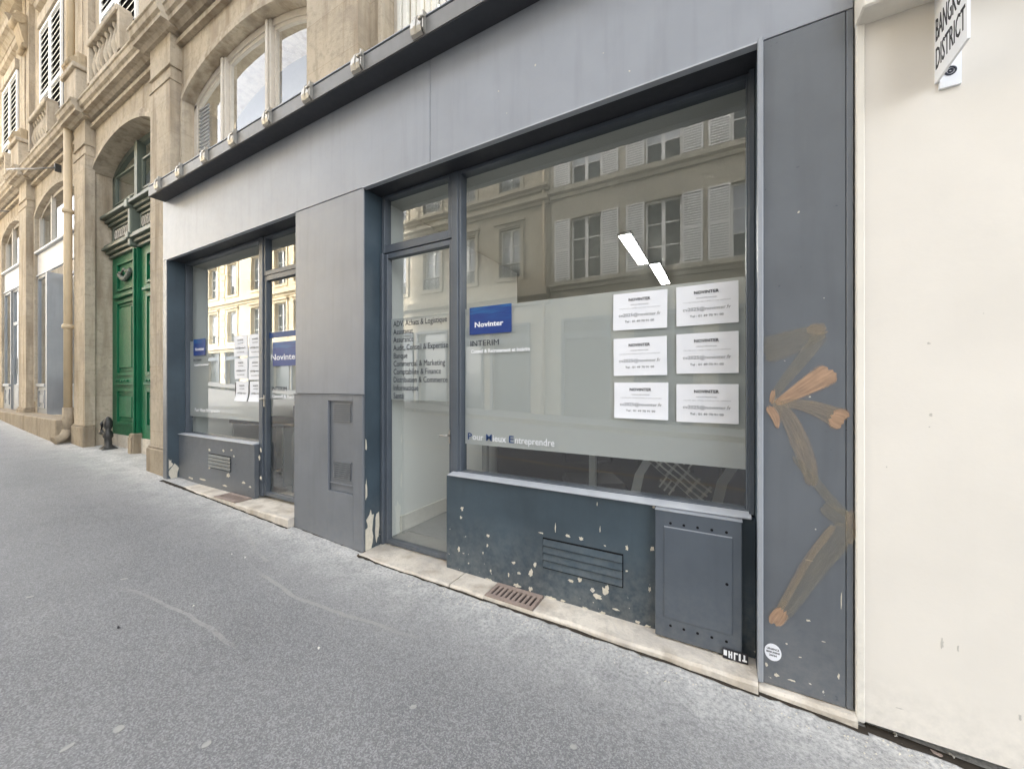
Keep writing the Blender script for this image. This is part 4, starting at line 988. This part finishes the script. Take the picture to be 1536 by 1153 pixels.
def ceiling_lamp(x, y0, y1, label):
    t_ = thing('ceiling_lamp', (x, (y0+y1)/2, 2.95), label, 'ceiling light', 'strip lights on the office ceiling')
    MB().box(x-.07, x+.07, y0, y1, 2.945, 2.974).build('lamp_housing', M['whiteplastic'], t_)
    MB().box(x-.055, x+.055, y0+.015, y1-.015, 2.94, 2.9445).build('diffuser', M['lamp'], t_)
ceiling_lamp(-.86, 3.86, 4.92, 'nearer glowing strip light on the office ceiling behind the large window')
ceiling_lamp(-.74, 4.98, 6.05, 'further glowing strip light, half hidden by the window film')
ceiling_lamp(-4.05, 5.2, 6.2, 'glowing strip light seen just right of the door mullion')
tag(MB().box(-2.40, .40, 3.95, 4.35, .162, 1.12, 0, .01).build('dark_backdrop_box', M['black']), 'long black box added at the back to keep the view under the large film dark', 'backdrop')  # added black block that keeps the background below the film dark
tag(MB().box(-5.9, -2.62, 3.55, 3.95, .162, 1.12, 0, .01).build('dark_backdrop_box', M['black']), 'black box added at the back to darken the view low in the left door', 'backdrop')  # another added block, darkens what shows low behind the left door
tag(MB().box(-5.9, -2.62, 2.40, 3.54, .162, .172).build('office_rug', M['black']), 'dark rug inside the left door', 'rug')
tag(MB().box(-1.75, .40, 2.62, 3.94, .162, .172).build('office_rug', M['black']), 'dark rug under the chairs behind the large window', 'rug')
# black meeting chair
def chair(x, y, rz, label):
    t_ = thing('office_chair', (x, y, .16), label, 'chair', None)
    L_ = Vector((x, y, 0))
    m = MB(); m.box(x-.24, x+.24, y-.22, y+.22, .58, .66, 0, .03).build('seat', M['black'], t_)
    MB().box(x-.22, x+.22, y+.20, y+.26, .74, 1.15, 0, .02).build('backrest', M['black'], t_)
    for sx in (-1, 1):
        for sy in (-1, 1): MB().tube([(x+sx*.19, y+sy*.17, .60), (x+sx*.25, y+sy*.25, .165)], .013, 8).build('leg', M['black'], t_)
    t_.rotation_euler = (0, 0, rz); return t_
chair(-.96, 3.15, .5, 'black four-legged office chair behind the white table leg under the film')
tb = thing('office_table', (-1.1, 2.9, .16), 'pale office table standing close behind the large window', 'table')
MB().box(-1.75, -.75, 2.55, 3.05, 1.06, 1.09, 0, .005).build('table_top', M['whiteplastic'], tb)
for x in (-1.70, -.80): MB().box(x-.022, x+.022, 2.6, 2.64, .162, 1.058).build('leg', M['whiteplastic'], tb)
for k, (x, lb) in enumerate(((-.06, 'black seat with pale curved side frame at the right end of the large window'), (-.52, 'black seat with pale flared side frame behind the plaid cloth'))):
    ac = thing('visitor_seat', (x, 2.75, .16), lb, 'chair')
    MB().box(x-.02+.05, x+.34, 2.55, 2.95, .56, .66, 0, .03).box(x+.05, x+.34, 2.90, 2.98, .5, 1.05, 0, .02).box(x+.04, x+.34, 2.52, 2.56, .36, .98, 0, .015).build('upholstery', M['black'], ac)
    m = MB(); pp = [(x+.035, .16), (x-.01, .50), (x-.005, .72), (x+.03, .88), (x+.09, .99), (x+.16, 1.03)]
    for (a, b), (c_, d_) in zip(pp, pp[1:]):
        m.poly([(a, 2.50, b), (a+.055, 2.50, b), (c_+.055, 2.50, d_), (c_, 2.50, d_)]); m.poly([(a+.055, 2.50, b), (a+.055, 2.54, b), (c_+.055, 2.54, d_), (c_+.055, 2.50, d_)])
        m.poly([(a, 2.50, b), (c_, 2.50, d_), (c_, 2.54, d_), (a, 2.54, b)]); m.poly([(a, 2.54, b), (c_, 2.54, d_), (c_+.055, 2.54, d_), (a+.055, 2.54, b)])
    m.build('side_frame', M['whiteplastic'], ac)
pl = thing('plaid_cloth', (-.28, 2.47, .80), 'black and white plaid cloth hung over the seat inside the large window', 'cloth')
def strap(x0, z0, x1, z1, w, y):
    me = MB(); d = Vector((x1-x0, 0, z1-z0)); ln = d.length; ang = math.atan2(z1-z0, x1-x0); K = 12
    for k in range(K):
        a, b = k/K*ln, (k+1)/K*ln
        def pt(t_, s_): return (t_, .010*math.sin(t_*30+s_), s_*w/2)
        me.poly([pt(a, -1), pt(b, -1), pt(b, 1), pt(a, 1)]); me.poly([(p_[0], p_[1]+.01, p_[2]) for p_ in (pt(a, -1), pt(a, 1), pt(b, 1), pt(b, -1))])
    o = me.build('cloth_fold', M['plaid'], None, fix=False); o.data.transform(Matrix.Translation(o.location)); o.parent = pl
    o.location = Vector((x0, y, z0))-Vector(pl.location); o.rotation_euler = (0, -ang, 0); return o
strap(-.44, 1.08, -.08, .80, .12, 2.46); strap(-.14, 1.08, -.32, .80, .10, 2.50)
# left side furniture
ds = thing('reception_desk', (-5.1, 3.0, .16), 'dark office desk behind the left window', 'desk')
MB().box(-5.75, -4.5, 2.6, 3.2, .94, .99, 0, .006).build('desk_top', M['black'], ds)
for x in (-5.72, -4.56): MB().box(x, x+.03, 2.62, 3.18, .162, .938).build('leg', M['whiteplastic'], ds)
ac = thing('pale_screen', (-4.1, 2.75, .16), 'pale rounded panel standing inside the left door', 'screen')
m = MB(); m.box(-4.28, -4.10, 2.55, 2.60, .162, .92, 0, .02).build('screen_panel', M['whiteplastic'], ac)
chair(-3.75, 3.1, -.3, 'black office chair seen through the left door')

# ------------------------------------------------------------------ OPPOSITE SIDE OF THE STREET (seen mirrored in the glass)
OY = -9.5
M['opp1'] = stone('opposite_render', (.46, .42, .33), stain=.15, blocks=False)
M['opp2'] = stone('opposite_stone', (.50, .44, .33), stain=.3, bw=.9, bh=.35)
M['opp3'] = stone('opposite_yellow_stone', (.72, .61, .41), stain=.2, bw=.9, bh=.38)
M['oglass'] = plain('opposite_window_glass', (.06, .07, .075), .08, 0, .8, .2, 2, 0)
def opp_wall(m, x0, x1, z0, z1, holes):
    """wall facing +y at OY with real window openings"""
    xs = sorted({x0, x1, *[h[0] for h in holes], *[h[1] for h in holes]}); zs = sorted({z0, z1, *[h[2] for h in holes], *[h[3] for h in holes]})
    for a, b in zip(xs, xs[1:]):
        for c_, d_ in zip(zs, zs[1:]):
            cx, cz = (a+b)/2, (c_+d_)/2
            if any(h[0] < cx < h[1] and h[2] < cz < h[3] for h in holes): continue
            m.poly([(a, OY, c_), (b, OY, c_), (b, OY, d_), (a, OY, d_)])
    for h in holes:
        a, b, c_, d_ = h; q = OY-.3
        m.poly([(a, OY, c_), (a, q, c_), (a, q, d_), (a, OY, d_)]); m.poly([(b, OY, c_), (b, OY, d_), (b, q, d_), (b, q, c_)])
        m.poly([(a, OY, d_), (a, q, d_), (b, q, d_), (b, OY, d_)]); m.poly([(a, OY, c_), (b, OY, c_), (b, q, c_), (a, q, c_)])
    m.box(x0, x1, OY-6, OY-.31, z0, z1)
def opp_building(x0, x1, top, cols, w, levels, mat, label, shut, strings, rail, frame='white', quoin=False):
    b = thing('opposite_building', ((x0+x1)/2, OY, 0), label, 'building', 'buildings mirrored in the shop glass')
    holes = [(c-w/2, c+w/2, z0, z1) for c in cols for z0, z1 in levels]
    m = MB(); opp_wall(m, x0, x1, -1, top, holes + [(c-.9, c+.9, .2, 3.9) for c in cols])
    m.build('wall', mat, b, fix=False)
    m = MB()
    for z, h, o in strings:
        m.profx(x0, x1, [(OY-.05, z-h*.6), (OY+o*.4, z-h*.5), (OY+o*.5, z), (OY+o, z+h*.3), (OY+o, z+h), (OY-.05, z+h*1.15)])
    m.build('string_course', mat, b)
    MB().profx(x0, x1, [(OY+.45, top), (OY+.45, top+.25), (OY-.2, top+.4), (OY-2.0, top+2.6), (OY-6, top+3), (OY-6, top)]).build('roof', M['zinc'], b)
    sh_mesh = None; wn_mesh = None; rl = None
    for li, (z0, z1) in enumerate(levels):
        for c in cols:
            h = z1-z0; x_0, x_1 = c-w/2, c+w/2
            f = frame_rect(MB(), x_0, x_1, z0, z1, .07, OY-.22, OY-.16); f.box(c-.06, c+.06, OY-.22, OY-.15, z0+.07, z1-.07)
            for k in (1, 2, 3)[:2]: f.box(x_0+.07, x_1-.07, OY-.21, OY-.17, z0+h*k/3-.02, z0+h*k/3+.02)
            wn = f.build('window', M[frame], b)
            MB().box(x_0+.05, x_1-.05, OY-.20, OY-.195, z0+.05, z1-.05).build('pane', M['oglass'], wn)
            cur_ = random.Random(int(c*10+z0)).random()
            if rail or cur_ < .45:
                MB().box(x_0+.08, x_1-.08, OY-.195, OY-.192, z0+h*(.1 if rail else .35), z1-.08).build('curtain', M['curtain'], wn)
            if rail:
                m = MB(); m.box(x_0-.05, x_1+.05, OY-.02, OY+.04, z0+.55, z0+.60).box(x_0-.05, x_1+.05, OY-.02, OY+.04, z0+.04, z0+.08)
                for k in range(9): m.box(x_0+(x_1-x_0)*k/8-.012, x_0+(x_1-x_0)*k/8+.012, OY, OY+.02, z0+.08, z0+.55)
                for k in range(4): 
                    xx = x_0+(x_1-x_0)*(k+.5)/4; m.tube([(xx+.08*math.cos(t_), OY+.01, z0+.31+.12*math.sin(t_)) for t_ in [i_*math.pi/4 for i_ in range(9)]], .012, 5, cap=False)
                m.build('balcony_rail', M['iron'], b)
            if shut:
                for s in (-1, 1):
                    a_, b_ = (x_0-.64, x_0-.02) if s < 0 else (x_1+.02, x_1+.64)
                    m = frame_rect(MB(), a_, b_, z0, z1, .05, OY+.01, OY+.055); m.box(a_+.05, b_-.05, OY+.012, OY+.052, z0+h*.5-.04, z0+h*.5+.04)
                    ns = int(h/.085)
                    for k in range(1, ns):
                        z = z0+.04+k*.085
                        if z > z1-.09: break
                        m.profx(a_+.05, b_-.05, [(OY+.05, z-.022), (OY+.045, z-.026), (OY+.03, z+.026), (OY+.035, z+.03)])
                    so_ = m.build('shutter', M['white_bright'], b); MB().box(a_+.05, b_-.05, OY+.001, OY+.012, z0+.05, z1-.05).build('slat_gap_shade', M['soffit'], so_)  # dark panel painted as the shaded wall between the slats
            else:
                f2 = MB(); frame_rect(f2, x_0-.16, x_1+.16, z0-.12, z1+.2, .155, OY+.0, OY+.06); f2.box(x_0-.25, x_1+.25, OY, OY+.16, z1+.2, z1+.3); f2.build('window_surround', mat, b)
    for c in cols:
        MB().box(c-.9, c+.9, OY-.25, OY-.2, .2, 3.9).build('shop_glazing', M['oglass'], b)
        f_ = frame_rect(MB(), c-.95, c+.95, 0.1, 4.0, .12, OY-.02, OY+.08); f_.box(c-.83, c+.83, OY-.02, OY+.06, 3.2, 3.45); f_.build('shop_frame', M['frame'], b)
    if quoin:
        m = MB()
        for k in range(34):
            z = 1+k*.42; w_ = .55 if k % 2 else .38
            for xx in (x0, x1): m.box(max(x0, xx-w_), min(x1, xx+w_), OY-.01, OY+.05, z, z+.38, 0, .01)
            if k < 34:
                for xx in [(a+b_)/2 for a, b_ in zip(cols, cols[1:])][::2]: m.box(xx-w_*.6, xx+w_*.6, OY-.01, OY+.045, z, z+.38, 0, .01)
        m.build('quoins', mat, b)
    return b
opp_building(-5.98, 6.3, 13.2, [-4.56, -1.80, .84, 3.5], 1.2, [(5.5, 7.87), (9.2, 11.4)], M['opp1'], 'plain cream building with white louvred shutters mirrored in the large window', True, [(5.22, .22, .22), (8.85, .25, .18)], False, 'white_bright')
opp_building(-18.5, -6.02, 13.6, [-7.84, -10.1, -12.1, -14.2, -16.4], 1.0, [(5.9, 8.0), (9.55, 11.6)], M['opp2'], 'moulded stone building with small iron balconies mirrored left of the shuttered one', False, [(4.9, .4, .35), (8.75, .2, .25), (9.25, .15, .3), (12.4, .2, .2)], True, 'white_bright')
opp_building(-44, -18.54, 14.0, [-20.4, -22.4, -24.5, -27.3, -30.4, -33.1, -35.6, -38.5, -41], 1.25, [(4.4, 6.6), (7.75, 10.0), (11.4, 13.2)], M['opp3'], 'bright yellow stone building with quoins mirrored in the left window', False, [(3.9, .25, .25), (7.1, .22, .25), (10.7, .2, .2)], False, 'white', True)
MB_ = MB(); MB_.tube([(-6.25, OY+.08, 0), (-6.25, OY+.08, 13)], .06, 10)
tag(MB_.build('drainpipe', M['pvc']), 'straight drainpipe between the two buildings mirrored in the large window', 'pipe')

# ------------------------------------------------------------------ small litter on the pavement
def leaf(px, py, rx, ry, mat, label, nm='leaf', cat='leaf'):
    # spot on the pavement seen at that pixel
    t_ = (px-768)/FPX; d = Vector((-SN+t_*CS, CS+t_*SN, (CY-py)/FPX)); s = 1.45/-d.z
    for _ in range(4): s = (gz(d.x*s, d.y*s)-EYE)/d.z
    x, y = d.x*s, d.y*s; z = gz(x, y); rr = random.Random(int(px)); n = 12; ang = rr.uniform(0, 3)
    m = MB(); pts = []
    for i in range(n):
        a = i*2*math.pi/n; r = rr.uniform(.88, 1.08) if nm == 'gum_spot' else rr.uniform(.7, 1.1); u, v = rx*r*math.cos(a), ry*r*math.sin(a)
        pts.append((x+u*math.cos(ang)-v*math.sin(ang), y+u*math.sin(ang)+v*math.cos(ang), z+(.0025 if nm == 'gum_spot' else .004+.004*math.sin(a*2))))
    m.poly(pts); m.poly([(p_[0], p_[1], p_[2]-.002) for p_ in pts][::-1])
    for i in range(n): j = (i+1) % n; m.poly([pts[i], (pts[i][0], pts[i][1], pts[i][2]-.002), (pts[j][0], pts[j][1], pts[j][2]-.002), pts[j]])
    o = m.build(nm, mat, None); tag(o, label, cat, 'litter on the pavement'); return o
M['leaf'] = plain('dry_leaf', (.10, .07, .04), .8)
M['scrap'] = plain('paper_scrap', (.66, .64, .58), .8)
leaf(178, 941, .012, .006, M['ink'], 'dark scrap lying alone on the left of the pavement', 'litter_scrap', 'litter')
leaf(478, 972, .008, .006, M['scrap'], 'pale crumb on the pavement below the lettered door', 'litter_scrap', 'litter')
leaf(290, 909, .006, .005, M['scrap'], 'tiny white crumb on the left middle of the pavement', 'litter_scrap', 'litter')
leaf(368, 836, .012, .006, M['scrap'], 'white scrap on the pavement in front of the metal pier', 'litter_scrap', 'litter')
leaf(348, 831, .007, .005, M['scrap'], 'smaller white scrap just left of another by the metal pier', 'litter_scrap', 'litter')
leaf(1343, 1103, .016, .008, M['scrap'], 'pale flake in the gap under the cream wall', 'litter_scrap', 'litter')
leaf(1404, 1130, .02, .011, M['rust'], 'tan dry leaf in the gap under the cream wall', 'dry_leaf', 'leaf')
leaf(1428, 1134, .014, .008, M['scrap'], 'pale dry leaf right of the tan one under the cream wall', 'dry_leaf', 'leaf')
leaf(372, 742, .02, .009, M['leaf'], 'dark dry leaf against the left step', 'dry_leaf', 'leaf')
leaf(412, 781, .02, .007, M['leaf'], 'dark twig end at the corner of the left step', 'dry_leaf', 'leaf')
leaf(537, 833, .02, .008, M['leaf'], 'dark leaf at the foot of the metal pier corner', 'dry_leaf', 'leaf')
leaf(888, 960, .007, .006, M['scrap'], 'pale crumb on the pavement below the vent', 'litter_scrap', 'litter')
M['gum'] = plain('trodden_gum', (.34, .335, .315), .8, 0, .2, .15, 60)
for px, py, rx, ry, lb in [(178, 1093, .020, .016, 'pale trodden gum spot at the bottom left of the pavement'), (101, 1121, .022, .011, 'long pale gum spot at the very bottom left'), (310, 1116, .016, .013, 'faint gum spot at the bottom, right of the pale ones'),
        (186, 868, .02, .008, 'faint gum smear halfway up the left of the pavement'), (45, 895, .02, .01, 'pale gum fleck at the left edge of the pavement'), (620, 1060, .014, .011, 'gum spot low on the pavement below the lettered door'), (860, 1120, .013, .01, 'gum spot at the bottom of the pavement below the vent')]:
    leaf(px, py, rx, ry, M['gum'], lb, 'gum_spot', 'gum')
dm = MB(); rn = random.Random(8); prev = None
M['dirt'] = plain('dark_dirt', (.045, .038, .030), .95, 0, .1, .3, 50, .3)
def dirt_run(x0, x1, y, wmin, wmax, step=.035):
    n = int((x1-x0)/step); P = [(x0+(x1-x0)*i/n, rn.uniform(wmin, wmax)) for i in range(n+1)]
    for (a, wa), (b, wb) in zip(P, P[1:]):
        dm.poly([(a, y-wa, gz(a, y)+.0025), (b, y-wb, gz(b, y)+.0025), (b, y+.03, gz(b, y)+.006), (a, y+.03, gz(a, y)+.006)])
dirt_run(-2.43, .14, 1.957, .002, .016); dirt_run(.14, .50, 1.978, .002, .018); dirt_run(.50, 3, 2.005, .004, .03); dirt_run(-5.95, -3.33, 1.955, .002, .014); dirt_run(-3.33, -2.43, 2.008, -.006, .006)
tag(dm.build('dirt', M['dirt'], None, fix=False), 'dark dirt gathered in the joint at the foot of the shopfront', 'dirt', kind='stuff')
# loose grit along the foot of the wall
gm = MB(); rn = random.Random(21)
for i in range(480):
    x = rn.uniform(-5.6, 1.3) if i % 3 else rn.uniform(-1.6, 1.3); y = 1.945-abs(rn.gauss(0, .06)) if x < .47 else 2.0-abs(rn.gauss(0, .07)); 
    r = rn.uniform(.0012, .0034); z = gz(x, y)
    gm.poly([(x-r, y-r, z), (x+r*.6, y-r, z), (x, y, z+r*1.3)]); gm.poly([(x+r*.6, y-r, z), (x+r, y+r, z), (x, y, z+r*1.3)]); gm.poly([(x+r, y+r, z), (x-r, y+r*.7, z), (x, y, z+r*1.3)]); gm.poly([(x-r, y+r*.7, z), (x-r, y-r, z), (x, y, z+r*1.3)])
tag(gm.build('grit', M['chip']), 'pale grit scattered along the foot of the shopfront', 'grit', kind='stuff')

# ------------------------------------------------------------------ light
SUN_EL, SUN_AZ = R(36), R(328)     # azimuth: direction towards the sun measured from +y clockwise
w = bpy.data.worlds.new('World'); scene.world = w; w.use_nodes = True; nt = w.node_tree; nt.nodes.clear()
out = nt.nodes.new('ShaderNodeOutputWorld'); bg = nt.nodes.new('ShaderNodeBackground'); sky = nt.nodes.new('ShaderNodeTexSky')
sky.sky_type = 'NISHITA'; sky.sun_disc = False; sky.sun_elevation = SUN_EL; sky.sun_rotation = SUN_AZ; sky.dust_density = 3.5; sky.ozone_density = .6; sky.air_density = 1.0
hs = nt.nodes.new('ShaderNodeHueSaturation'); hs.inputs['Saturation'].default_value = .22
nt.links.new(sky.outputs[0], hs.inputs['Color']); nt.links.new(hs.outputs[0], bg.inputs[0]); bg.inputs[1].default_value = .15; nt.links.new(bg.outputs[0], out.inputs[0])
sd_ = bpy.data.lights.new('sun', 'SUN'); so = bpy.data.objects.new('sun', sd_); COL.objects.link(so)
sd_.energy = 2.3; sd_.angle = R(1.5); sd_.color = (1, .96, .90)
dv = Vector((math.sin(SUN_AZ)*math.cos(SUN_EL), math.cos(SUN_AZ)*math.cos(SUN_EL), math.sin(SUN_EL)))
so.rotation_euler = dv.to_track_quat('Z', 'Y').to_euler()
scene.view_settings.view_transform = 'Standard'; scene.view_settings.look = 'None'; scene.view_settings.gamma = 1
scene.view_settings.exposure = 3.05
scene.cycles.max_bounces = 10; scene.cycles.transparent_max_bounces = 16; scene.cycles.caustics_reflective = False; scene.cycles.caustics_refractive = False
scene.cycles.sample_clamp_indirect = 6
